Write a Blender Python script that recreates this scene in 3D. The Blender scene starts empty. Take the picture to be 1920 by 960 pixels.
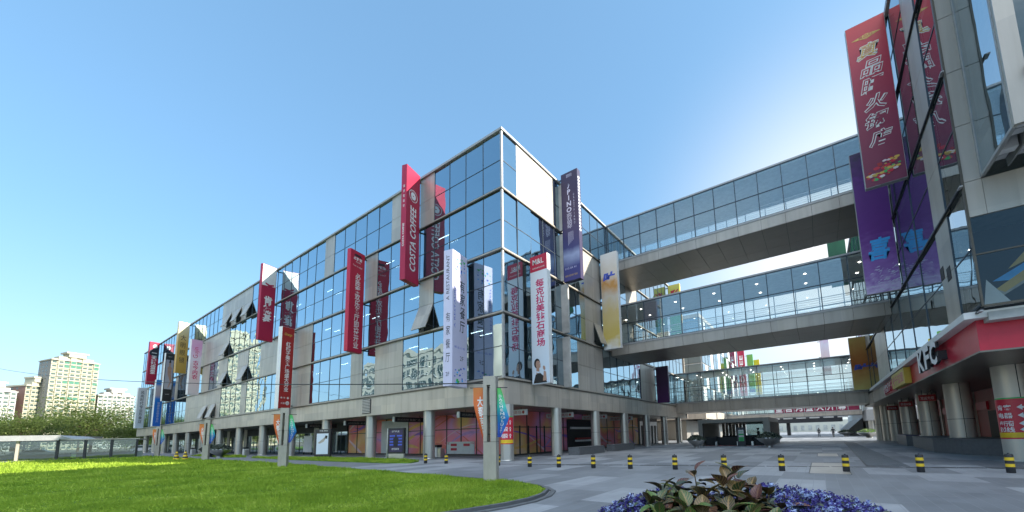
import bpy, bmesh, math, random
from mathutils import Vector, Matrix
rnd = random.Random(7)
S = bpy.context.scene
COL = S.collection
R = math.radians
# ------------------------------------------------------------------ camera
cd = bpy.data.cameras.new('camera'); cam = bpy.data.objects.new('camera', cd); COL.objects.link(cam)
_r = Vector((0.81862242, 0.57379655, -0.02479627)); _u = Vector((0.08913125, -0.08427346, 0.99244829)); _f = Vector((-0.56737374, 0.81465054, 0.12013135))
m = Matrix((( _r.x, _u.x, -_f.x, 0), (_r.y, _u.y, -_f.y, 0), (_r.z, _u.z, -_f.z, 1.6), (0, 0, 0, 1)))
cam.matrix_world = m
cd.sensor_width = 36; cd.lens = 36*722.364/1920
cd.shift_x = -(1028.42-960)/1920; cd.shift_y = (729.23-480)/1920
cd.clip_start = 0.1; cd.clip_end = 6000
S.camera = cam
# ------------------------------------------------------------------ light
SUN_AZ, SUN_EL = R(70), R(26)          # azimuth from +Y towards +X
w = bpy.data.worlds.new('World'); S.world = w; w.use_nodes = True
nt = w.node_tree; nt.nodes.clear()
sky = nt.nodes.new('ShaderNodeTexSky'); sky.sky_type = 'NISHITA'; sky.sun_disc = False
sky.sun_elevation = SUN_EL; sky.sun_rotation = SUN_AZ
sky.air_density = 1.0; sky.dust_density = 1.3; sky.ozone_density = 1.6; sky.altitude = 50
bg = nt.nodes.new('ShaderNodeBackground'); bg.inputs[1].default_value = 0.13
wo = nt.nodes.new('ShaderNodeOutputWorld')
gmn = nt.nodes.new('ShaderNodeGamma'); gmn.inputs[1].default_value = 0.5          # hazy air: evens out the horizon
mul = nt.nodes.new('ShaderNodeMix'); mul.data_type = 'RGBA'; mul.blend_type = 'MULTIPLY'; mul.inputs[0].default_value = 1; mul.inputs[7].default_value = (.62, .98, 1.25, 1)
mul.clamp_result = False
tcw = nt.nodes.new('ShaderNodeTexCoord')
def wmath(op, a_, b_):
    n_ = nt.nodes.new('ShaderNodeMath'); n_.operation = op
    for i_, v_ in enumerate((a_, b_)):
        if isinstance(v_, (int, float)): n_.inputs[i_].default_value = v_
        else: nt.links.new(v_, n_.inputs[i_])
    return n_.outputs[0]
def wdot(d):
    n_ = nt.nodes.new('ShaderNodeVectorMath'); n_.operation = 'DOT_PRODUCT'; nt.links.new(tcw.outputs['Generated'], n_.inputs[0]); n_.inputs[1].default_value = Vector(d).normalized(); return n_.outputs['Value']
def wrange(v_, lo, hi, smooth=True):
    n_ = nt.nodes.new('ShaderNodeMapRange'); n_.interpolation_type = 'SMOOTHSTEP' if smooth else 'LINEAR'; n_.inputs['From Min'].default_value = lo; n_.inputs['From Max'].default_value = hi; nt.links.new(v_, n_.inputs[0]); return n_.outputs[0]
def wmix(col, fac, c):
    n_ = nt.nodes.new('ShaderNodeMix'); n_.data_type = 'RGBA'; n_.clamp_result = False; nt.links.new(fac, n_.inputs[0]); nt.links.new(col, n_.inputs[6]); n_.inputs[7].default_value = (*c, 1); return n_.outputs[2]
nt.links.new(sky.outputs[0], gmn.inputs[0]); nt.links.new(gmn.outputs[0], mul.inputs[6])
col = mul.outputs[2]
hz = wmath('MULTIPLY', wmath('POWER', wrange(wdot((0, 0, 1)), .42, -.02, False), 2.0), .5)           # haze along the horizon
col = wmix(col, hz, (2.5, 2.62, 2.66))
gl = wmath('MULTIPLY', wmath('POWER', wrange(wdot((.10, .94, .33)), .82, .995, False), 4.0), .95)   # sunlit haze low over the plaza
col = wmix(col, gl, (2.6, 2.66, 2.7))
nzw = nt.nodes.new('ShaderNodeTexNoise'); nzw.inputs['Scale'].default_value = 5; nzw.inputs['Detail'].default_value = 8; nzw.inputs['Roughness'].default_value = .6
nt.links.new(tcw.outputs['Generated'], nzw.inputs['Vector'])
cl = wmath('MULTIPLY', wrange(wdot((.267, -.38, .883)), .80, .92), wrange(nzw.outputs[0], .36, .60, False))   # cloud cap added out of view, overhead and behind, to lift the shade
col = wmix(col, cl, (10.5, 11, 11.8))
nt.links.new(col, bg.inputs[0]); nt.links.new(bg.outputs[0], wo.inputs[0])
sl = bpy.data.lights.new('sun', 'SUN'); sl.energy = 3.0; sl.angle = R(0.5); sl.color = (1.0, 0.93, 0.82)
so = bpy.data.objects.new('sun', sl); COL.objects.link(so)
sd = Vector((math.sin(SUN_AZ)*math.cos(SUN_EL), math.cos(SUN_AZ)*math.cos(SUN_EL), math.sin(SUN_EL)))
so.rotation_euler = sd.to_track_quat('Z', 'Y').to_euler(); so.location = (60, 20, 80)
S.view_settings.view_transform = 'Standard'; S.view_settings.look = 'None'
S.view_settings.exposure = 1.82; S.view_settings.gamma = 1.0; S.view_settings.use_curve_mapping = False
S.cycles.max_bounces = 10; S.cycles.transparent_max_bounces = 24; S.cycles.glossy_bounces = 4
S.cycles.sample_clamp_indirect = 6; S.cycles.use_denoising = True; S.cycles.caustics_reflective = False; S.cycles.caustics_refractive = False
# ------------------------------------------------------------------ materials
def newmat(name):
    m = bpy.data.materials.new(name); m.use_nodes = True; nt = m.node_tree; nt.nodes.clear()
    out = nt.nodes.new('ShaderNodeOutputMaterial')
    return m, nt, out
def N(nt, t, **kw):
    n = nt.nodes.new(t)
    for k, v in kw.items():
        if k.startswith('i_'): n.inputs[int(k[2:])].default_value = v
        else: setattr(n, k, v)
    return n
def coords(nt, scale=(1, 1, 1), rand=False, kind='Object'):
    tc = N(nt, 'ShaderNodeTexCoord'); mp = N(nt, 'ShaderNodeMapping'); mp.inputs['Scale'].default_value = scale
    nt.links.new(tc.outputs[kind], mp.inputs[0])
    if rand:
        oi = N(nt, 'ShaderNodeObjectInfo'); mm = N(nt, 'ShaderNodeMath', operation='MULTIPLY'); mm.inputs[1].default_value = 60
        nt.links.new(oi.outputs['Random'], mm.inputs[0]); nt.links.new(mm.outputs[0], mp.inputs['Location'])
    return mp.outputs[0]
def ramp(nt, fac, stops, interp='LINEAR'):
    r = N(nt, 'ShaderNodeValToRGB'); r.color_ramp.interpolation = interp
    e = r.color_ramp.elements
    while len(e) < len(stops): e.new(0.5)
    for el, (p, c) in zip(e, stops): el.position = p; el.color = (*c, 1)
    nt.links.new(fac, r.inputs[0]); return r.outputs[0]
def pbsdf(nt, out, rough=.6, metal=0., spec=.5):
    b = N(nt, 'ShaderNodeBsdfPrincipled'); b.inputs['Roughness'].default_value = rough; b.inputs['Metallic'].default_value = metal
    b.inputs['Specular IOR Level'].default_value = spec
    nt.links.new(b.outputs[0], out.inputs[0]); return b
def mat(name, c, rough=.6, metal=0., var=.12, scale=3., stretch=(1, 1, 1), bump=0., spec=.5, rand=False, bscale=None, panel=None):
    m, nt, out = newmat(name); b = pbsdf(nt, out, rough, metal, spec)
    v = coords(nt, stretch, rand)
    n = N(nt, 'ShaderNodeTexNoise'); n.inputs['Scale'].default_value = scale; n.inputs['Detail'].default_value = 6; n.inputs['Roughness'].default_value = .65
    nt.links.new(v, n.inputs['Vector'])
    lo = tuple(x*(1-var) for x in c); hi = tuple(min(1, x*(1+var)) for x in c)
    bc = ramp(nt, n.outputs[0], [(.3, lo), (.7, hi)])
    if panel:                                              # each cladding panel a slightly different tone, rain streaks below its joints
        sn = N(nt, 'ShaderNodeVectorMath', operation='SNAP'); sn.inputs[1].default_value = panel; tcp = N(nt, 'ShaderNodeNewGeometry'); nt.links.new(tcp.outputs['Position'], sn.inputs[0])
        wn = N(nt, 'ShaderNodeTexWhiteNoise'); nt.links.new(sn.outputs[0], wn.inputs[0])
        mx = N(nt, 'ShaderNodeMix', data_type='RGBA', blend_type='MULTIPLY'); mx.inputs[0].default_value = 1; nt.links.new(bc, mx.inputs[6]); nt.links.new(ramp(nt, wn.outputs[0], [(0, (.86, .86, .87)), (1, (1.05, 1.04, 1.02))]), mx.inputs[7])
        n3 = N(nt, 'ShaderNodeTexNoise'); n3.inputs['Scale'].default_value = 2.2; n3.inputs['Detail'].default_value = 7; mp3 = N(nt, 'ShaderNodeMapping'); mp3.inputs['Scale'].default_value = (.8, .8, .07); nt.links.new(tcp.outputs['Position'], mp3.inputs[0]); nt.links.new(mp3.outputs[0], n3.inputs['Vector'])
        m3 = N(nt, 'ShaderNodeMix', data_type='RGBA', blend_type='MULTIPLY'); m3.inputs[0].default_value = 1; nt.links.new(mx.outputs[2], m3.inputs[6]); nt.links.new(ramp(nt, n3.outputs[0], [(.40, (.91, .905, .89)), (.56, (1.02, 1.02, 1.02))]), m3.inputs[7]); bc = m3.outputs[2]
    nt.links.new(bc, b.inputs['Base Color'])
    if bump:
        n2 = N(nt, 'ShaderNodeTexNoise'); n2.inputs['Scale'].default_value = bscale or scale*8; n2.inputs['Detail'].default_value = 4
        nt.links.new(v, n2.inputs['Vector'])
        bp = N(nt, 'ShaderNodeBump'); bp.inputs['Strength'].default_value = bump; bp.inputs['Distance'].default_value = .02
        nt.links.new(n2.outputs[0], bp.inputs['Height']); nt.links.new(bp.outputs[0], b.inputs['Normal'])
    return m
def glass(name, trans, gloss, f0, f1, wobble=0., rough=0.):
    m, nt, out = newmat(name)
    t = N(nt, 'ShaderNodeBsdfTransparent'); t.inputs[0].default_value = (*trans, 1)
    g = N(nt, 'ShaderNodeBsdfGlossy'); g.inputs[0].default_value = (*gloss, 1); g.inputs['Roughness'].default_value = rough
    lw = N(nt, 'ShaderNodeLayerWeight'); lw.inputs[0].default_value = .35
    mr = N(nt, 'ShaderNodeMapRange'); mr.inputs['To Min'].default_value = f0; mr.inputs['To Max'].default_value = f1
    nt.links.new(lw.outputs['Facing'], mr.inputs[0])
    mx = N(nt, 'ShaderNodeMixShader'); nt.links.new(mr.outputs[0], mx.inputs[0]); nt.links.new(t.outputs[0], mx.inputs[1]); nt.links.new(g.outputs[0], mx.inputs[2])
    if wobble:
        v = coords(nt, (1, 1, 1), True)
        n = N(nt, 'ShaderNodeTexNoise'); n.inputs['Scale'].default_value = .55; n.inputs['Detail'].default_value = 1
        nt.links.new(v, n.inputs['Vector'])
        bp = N(nt, 'ShaderNodeBump'); bp.inputs['Strength'].default_value = 1; bp.inputs['Distance'].default_value = wobble
        nt.links.new(n.outputs[0], bp.inputs['Height']); nt.links.new(bp.outputs[0], g.inputs['Normal'])
    nt.links.new(mx.outputs[0], out.inputs[0]); return m
def emit(name, c, s):
    m, nt, out = newmat(name); e = N(nt, 'ShaderNodeEmission'); e.inputs[0].default_value = (*c, 1); e.inputs[1].default_value = s
    nt.links.new(e.outputs[0], out.inputs[0]); return m
M = {}
M['clad'] = mat('aluminium_cladding', (.53, .47, .395), .40, .15, .06, .6, (1, 1, .25), rand=True, panel=(2.1, 1.65, 2.3))
M['clad2'] = mat('grey_cladding', (.45, .415, .365), .40, .25, .07, .5, (1, 1, .3), rand=True, panel=(2.1, 1.65, 2.3))
M['seam'] = mat('dark_joint', (.03, .03, .03), .8, var=.1)
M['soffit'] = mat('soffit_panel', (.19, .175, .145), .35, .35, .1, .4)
M['mull'] = mat('mullion', (.06, .075, .09), .35, .4, .1)
M['trim'] = mat('bronze_trim', (.10, .085, .065), .4, .5, .15)
M['roofm'] = mat('roof_metal', (.36, .36, .355), .5, .2)
M['col'] = mat('brushed_column', (.50, .48, .44), .30, .55, .08, 1.2, (1, 1, .15))
M['colr'] = mat('warm_column', (.58, .53, .45), .36, .22, .09, 1.2, (1, 1, .15))
M['fglass'] = glass('reflective_facade_glass', (.17, .26, .33), (.70, .87, .97), .36, .92, .022)
M['bglass'] = glass('bridge_glass', (.92, .97, .96), (.88, .96, .97), .24, .75, .004)
M['dglass'] = glass('dark_shop_glass', (.55, .6, .6), (.7, .8, .85), .05, .40, .004)
M['rglass'] = glass('pale_facade_glass', (.50, .57, .58), (.80, .90, .95), .22, .90, .014)
M['sglass'] = glass('shop_glass', (.35, .45, .45), (.85, .95, .95), .16, .9, .006)
M['slab'] = mat('interior_slab', (.45, .45, .43), .8)
M['inwall'] = mat('interior_wall', (.5, .49, .46), .8, var=.35, scale=.35)
M['ceil'] = mat('interior_ceiling', (.85, .85, .83), .8)
M['lamp'] = emit('ceiling_lamp_glow', (1, .96, .86), 4)
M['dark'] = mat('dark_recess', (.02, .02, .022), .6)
M['concrete'] = mat('concrete', (.40, .38, .34), .8, var=.15, scale=4, bump=.2)
M['grate'] = mat('galvanised_grating', (.15, .16, .17), .5, .3, .2, 3)
M['post'] = mat('post_panel', (.40, .365, .31), .5, .1, .14, 2.5, (1, 1, .4))
M['steel'] = mat('brushed_steel', (.55, .55, .54), .28, .9, .08)
M['dsteel'] = mat('dark_steel', (.05, .05, .055), .45, .5)
M['white'] = mat('white_paint', (.78, .78, .77), .5, var=.04)
M['offw'] = mat('off_white', (.72, .72, .70), .5, var=.06)
M['black'] = mat('black_plastic', (.018, .018, .02), .5)
M['yellow'] = mat('yellow_band', (.75, .50, .02), .5, var=.08)
M['red'] = mat('sign_red', (.55, .02, .045), .38, var=.06)
M['red2'] = mat('banner_red', (.48, .015, .05), .45, var=.06, scale=.6)
M['crim'] = mat('coffee_crimson', (.38, .012, .05), .42, var=.06, scale=.6)
M['rdark'] = mat('deep_red', (.36, .02, .02), .45, var=.1, scale=.6)
M['lav'] = mat('lavender_print', (.60, .58, .74), .5, var=.05, scale=.4)
M['navy'] = mat('navy_print', (.03, .02, .07), .4, var=.3, scale=.5)
M['ink'] = mat('black_ink', (.012, .012, .02), .5)
M['magenta'] = mat('magenta_ink', (.55, .02, .12), .5)
M['blueink'] = mat('blue_ink', (.06, .11, .55), .5)
M['cyanink'] = mat('bright_blue_ink', (.06, .40, .85), .5)
M['gold'] = mat('gold_ink', (.62, .40, .08), .45)
M['skin'] = mat('skin', (.42, .25, .18), .55)
M['hair'] = mat('hair', (.02, .015, .012), .5)
M['stone'] = mat('bench_stone', (.11, .115, .12), .55, var=.15, scale=6)
M['ochre'] = mat('ochre_board', (.50, .36, .04), .5)
M['dgreen'] = mat('dark_green_print', (.015, .10, .04), .5, var=.3, scale=.4)
M['poster'] = mat('poster_crimson', (.22, .01, .05), .5)
M['kioskm'] = mat('bronze_cladding', (.28, .255, .22), .45, .2)
M['green'] = mat('green_paint', (.05, .42, .12), .5)
M['cloth'] = mat('dark_cloth', (.02, .02, .025), .8)
def gradient_mat(name, stops, axis='Z', scale=1., noise=.25, nscale=.8, rough=.45, stretch=(1, 1, 1)):
    """colour printed along one object axis, broken up by noise (printed banners)"""
    m, nt, out = newmat(name); b = pbsdf(nt, out, rough)
    tc = N(nt, 'ShaderNodeTexCoord'); sp = N(nt, 'ShaderNodeSeparateXYZ'); nt.links.new(tc.outputs['Object'], sp.inputs[0])
    n = N(nt, 'ShaderNodeTexNoise'); n.inputs['Scale'].default_value = nscale; n.inputs['Detail'].default_value = 5
    mp = N(nt, 'ShaderNodeMapping'); mp.inputs['Scale'].default_value = stretch
    nt.links.new(tc.outputs['Object'], mp.inputs[0]); nt.links.new(mp.outputs[0], n.inputs['Vector'])
    mr = N(nt, 'ShaderNodeMath', operation='MULTIPLY'); mr.inputs[1].default_value = scale; nt.links.new(sp.outputs[axis], mr.inputs[0])
    mn = N(nt, 'ShaderNodeMath', operation='MULTIPLY_ADD'); mn.inputs[1].default_value = noise*2; mn.inputs[2].default_value = -noise; nt.links.new(n.outputs[0], mn.inputs[0])
    ad = N(nt, 'ShaderNodeMath', operation='ADD'); nt.links.new(mr.outputs[0], ad.inputs[0]); nt.links.new(mn.outputs[0], ad.inputs[1])
    nt.links.new(ramp(nt, ad.outputs[0], stops), b.inputs['Base Color']); return m
# printed faces: objects whose local z runs from 0 at the foot of the banner
M['p_purple'] = gradient_mat('purple_print', [(0, (.62, .5, .75)), (.12, (.30, .14, .46)), (.4, (.14, .03, .24)), (.75, (.11, .025, .2)), (1, (.02, .01, .05))], 'Z', .1, .16, 1.6, stretch=(1, 1, 2.2))
M['p_darkpurple'] = gradient_mat('dark_purple_print', [(0, (.08, .01, .11)), (.5, (.04, .01, .06)), (1, (.02, .01, .03))], 'Z', .2, .2, 1.)
M['p_yellow'] = gradient_mat('watercolour_yellow', [(0, (.80, .80, .78)), (.12, (.62, .47, .12)), (.38, (.66, .52, .24)), (.52, (.66, .60, .5)), (.66, (.60, .30, .08)), (.74, (.74, .66, .55)), (1, (.80, .79, .76))], 'Z', .1, .13, .9)
M['p_orange'] = gradient_mat('watercolour_orange', [(0, (.66, .60, .2)), (.25, (.58, .36, .1)), (.5, (.42, .12, .02)), (.7, (.5, .22, .05)), (1, (.52, .36, .1))], 'Z', .17, .2, .8)
M['p_piano'] = gradient_mat('night_print', [(0, (.06, .05, .2)), (.12, (.05, .05, .2)), (.22, (.35, .4, .6)), (.30, (.05, .05, .18)), (.55, (.045, .03, .09)), (1, (.05, .03, .06))], 'Z', .1, .05, .7)
M['p_hot'] = gradient_mat('hotpot_print', [(0, (.16, .02, .06)), (.35, (.24, .02, .06)), (.7, (.42, .015, .05)), (1, (.58, .03, .03))], 'Z', .1, .05, .8)
M['p_pink'] = gradient_mat('pink_print', [(0, (.66, .6, .6)), (.3, (.72, .55, .55)), (.6, (.74, .66, .74)), (.8, (.72, .36, .58)), (1, (.74, .45, .62))], 'Z', .1, .15, 1.)
M['p_white'] = gradient_mat('pale_print', [(0, (.58, .68, .78)), (.25, (.66, .72, .79)), (.6, (.74, .76, .80)), (1, (.78, .79, .82))], 'Z', .1, .03, .8)
M['p_blue'] = gradient_mat('blue_print', [(0, (.02, .13, .55)), (.55, (.02, .2, .62)), (.62, (.5, .42, .45)), (.8, (.5, .45, .5)), (.86, (.03, .2, .6)), (1, (.05, .3, .65))], 'Z', .1, .02, .8)
M['p_yg'] = gradient_mat('yellow_green_print', [(0, (.05, .35, .08)), (.70, (.05, .40, .10)), (.80, (.45, .5, .08)), (1, (.75, .62, .12))], 'Z', .1, .05, .8)
M['p_photo'] = gradient_mat('grey_photo_print', [(0, (.45, .45, .48)), (1, (.36, .36, .42))], 'Z', .2, .1, .8)
M['p_gold'] = gradient_mat('golden_print', [(0, (.50, .30, .06)), (.55, (.58, .36, .09)), (.8, (.70, .60, .36)), (1, (.78, .76, .68))], 'Z', .1, .06, .8)
M['f_orange'] = gradient_mat('orange_flag_cloth', [(0, (.45, .03, .02)), (.3, (.62, .09, .02)), (.7, (.66, .14, .03)), (1, (.62, .22, .05))], 'Z', .4, .2, 2.)
M['f_green'] = gradient_mat('green_flag_cloth', [(0, (.02, .05, .32)), (.25, (.02, .14, .5)), (.55, (.03, .42, .35)), (.8, (.10, .5, .12)), (1, (.2, .5, .1))], 'Z', .5, .2, 2.)
M['f_redflag'] = gradient_mat('red_flag_cloth', [(0, (.5, .02, .02)), (1, (.6, .1, .05))], 'Z', .5, .1, 2.)
def mural_mat():
    m, nt, out = newmat('printed_mural'); b = pbsdf(nt, out, .45)
    v = coords(nt, (1, 1, 1))
    # hue drifts along the hoarding
    n = N(nt, 'ShaderNodeTexNoise'); n.inputs['Scale'].default_value = .16; n.inputs['Detail'].default_value = 2; nt.links.new(v, n.inputs['Vector'])
    base = ramp(nt, n.outputs[0], [(.30, (.92, .84, .78)), (.38, (.92, .62, .50)), (.43, (.92, .52, .18)), (.49, (.90, .22, .18)), (.55, (.92, .28, .40)), (.60, (.80, .36, .68)), (.66, (.92, .34, .36)), (.72, (.92, .58, .22))])
    col = base
    nt.links.new(col, b.inputs['Base Color']); return m
M['mural'] = mural_mat()
M['rib_violet'] = mat('rib_violet_print', (.58, .30, .66), .45, var=.12, scale=1.5)
M['rib_orange'] = mat('rib_orange_print', (.92, .50, .16), .45, var=.12, scale=1.5)
M['rib_pink'] = mat('rib_pink_print', (.92, .62, .66), .45, var=.12, scale=1.5)
M['rib_red'] = mat('rib_red_print', (.80, .18, .14), .45, var=.12, scale=1.5)
M['rib_purple'] = mat('rib_purple_print', (.34, .14, .55), .45, var=.12, scale=1.5)
def plaza_mat():
    m, nt, out = newmat('plaza_granite'); b = pbsdf(nt, out, .62, 0, .4)
    tc = N(nt, 'ShaderNodeTexCoord'); mpz = N(nt, 'ShaderNodeMapping'); mpz.inputs['Rotation'].default_value = (0, 0, R(90)); nt.links.new(tc.outputs['Object'], mpz.inputs[0]); v = mpz.outputs[0]
    def brick(w, h, off, mort, sx=1):
        k = N(nt, 'ShaderNodeTexBrick'); k.offset = off; k.inputs['Scale'].default_value = 1; k.inputs['Brick Width'].default_value = w; k.inputs['Row Height'].default_value = h
        k.inputs['Mortar Size'].default_value = mort; k.inputs['Mortar Smooth'].default_value = .1
        k.inputs['Color1'].default_value = (0, 0, 0, 1); k.inputs['Color2'].default_value = (1, 1, 1, 1); k.inputs['Mortar'].default_value = (.5, .5, .5, 1)
        nt.links.new(v, k.inputs['Vector']); return k
    k1 = brick(2.5, 1.25, .37, 0)
    tone = ramp(nt, k1.outputs[0], [(0, (.175, .186, .198)), (.22, (.20, .211, .223)), (.45, (.245, .257, .27)), (.58, (.285, .298, .312)), (.80, (.32, .334, .35))], 'CONSTANT')
    k2 = brick(.9, .3, .5, .006)
    mx = N(nt, 'ShaderNodeMix', data_type='RGBA', blend_type='MULTIPLY'); mx.inputs[0].default_value = .12
    nt.links.new(tone, mx.inputs[6]); nt.links.new(k2.outputs[0], mx.inputs[7])
    n = N(nt, 'ShaderNodeTexNoise'); n.inputs['Scale'].default_value = .7; n.inputs['Detail'].default_value = 9; n.inputs['Roughness'].default_value = .75; nt.links.new(v, n.inputs['Vector'])
    mx2 = N(nt, 'ShaderNodeMix', data_type='RGBA', blend_type='MULTIPLY'); mx2.inputs[0].default_value = 1
    nt.links.new(mx.outputs[2], mx2.inputs[6]); nt.links.new(ramp(nt, n.outputs[0], [(.3, (.78, .78, .78)), (.7, (1.12, 1.12, 1.12))]), mx2.inputs[7])
    mj = N(nt, 'ShaderNodeMix', data_type='RGBA'); nt.links.new(k2.outputs['Fac'], mj.inputs[0]); nt.links.new(mx2.outputs[2], mj.inputs[6]); mj.inputs[7].default_value = (.215, .225, .235, 1)
    nt.links.new(mj.outputs[2], b.inputs['Base Color'])
    rr = N(nt, 'ShaderNodeMapRange'); rr.inputs['To Min'].default_value = .42; rr.inputs['To Max'].default_value = .72; nt.links.new(n.outputs[0], rr.inputs[0]); nt.links.new(rr.outputs[0], b.inputs['Roughness'])
    return m
M['plaza'] = plaza_mat()
M['ground'] = mat('far_ground', (.16, .16, .13), .9, var=.3, scale=.02)
M['asphalt'] = mat('dark_pavers', (.15, .158, .17), .7, var=.25, scale=1.2)
M['lawn'] = mat('lawn_soil', (.10, .20, .015), .9, var=.35, scale=.8)
def grass_mat():
    m, nt, out = newmat('grass_blade')
    b = pbsdf(nt, out, .55, 0, .2)
    v = coords(nt); n = N(nt, 'ShaderNodeTexNoise'); n.inputs['Scale'].default_value = .45; n.inputs['Detail'].default_value = 7; n.inputs['Roughness'].default_value = .7; nt.links.new(v, n.inputs['Vector'])
    nt.links.new(ramp(nt, n.outputs[0], [(.30, (.12, .20, .02)), (.42, (.24, .36, .03)), (.55, (.36, .48, .05)), (.66, (.50, .58, .10)), (.76, (.58, .56, .20))]), b.inputs['Base Color'])
    t = N(nt, 'ShaderNodeBsdfTranslucent'); t.inputs[0].default_value = (.36, .48, .07, 1)
    mx = N(nt, 'ShaderNodeMixShader'); mx.inputs[0].default_value = .3
    nt.links.new(b.outputs[0], mx.inputs[1]); nt.links.new(t.outputs[0], mx.inputs[2]); nt.links.new(mx.outputs[0], out.inputs[0]); return m
M['grass'] = grass_mat()
def leaf_mat(name, c0, c1, c2, trans=.3):
    m, nt, out = newmat(name); b = pbsdf(nt, out, .5, 0, .3)
    v = coords(nt, rand=True); n = N(nt, 'ShaderNodeTexNoise'); n.inputs['Scale'].default_value = 1.3; n.inputs['Detail'].default_value = 4; nt.links.new(v, n.inputs['Vector'])
    nt.links.new(ramp(nt, n.outputs[0], [(.35, c0), (.5, c1), (.66, c2)]), b.inputs['Base Color'])
    t = N(nt, 'ShaderNodeBsdfTranslucent'); t.inputs[0].default_value = (*c2, 1)
    mx = N(nt, 'ShaderNodeMixShader'); mx.inputs[0].default_value = trans
    nt.links.new(b.outputs[0], mx.inputs[1]); nt.links.new(t.outputs[0], mx.inputs[2]); nt.links.new(mx.outputs[0], out.inputs[0]); return m
M['leaf'] = leaf_mat('willow_leaf', (.05, .085, .022), (.115, .165, .042), (.22, .27, .085))
M['leaf2'] = leaf_mat('fresh_leaf', (.07, .15, .015), (.13, .25, .025), (.22, .34, .05))
M['bark'] = mat('bark', (.10, .075, .05), .9, var=.3, scale=6)
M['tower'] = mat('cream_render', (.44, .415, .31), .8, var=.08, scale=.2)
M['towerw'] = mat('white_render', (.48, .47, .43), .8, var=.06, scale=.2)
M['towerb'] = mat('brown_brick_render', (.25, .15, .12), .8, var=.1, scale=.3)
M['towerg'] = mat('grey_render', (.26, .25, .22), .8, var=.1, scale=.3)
M['twin'] = mat('tower_window', (.08, .12, .11), .2, .2, .3, 2., rand=True)
M['twing'] = mat('green_tower_glass', (.08, .22, .15), .2, .2, .3, 2., rand=True)
M['office'] = mat('cream_office_wall', (.66, .63, .54), .7, var=.06, scale=.3)
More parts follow.
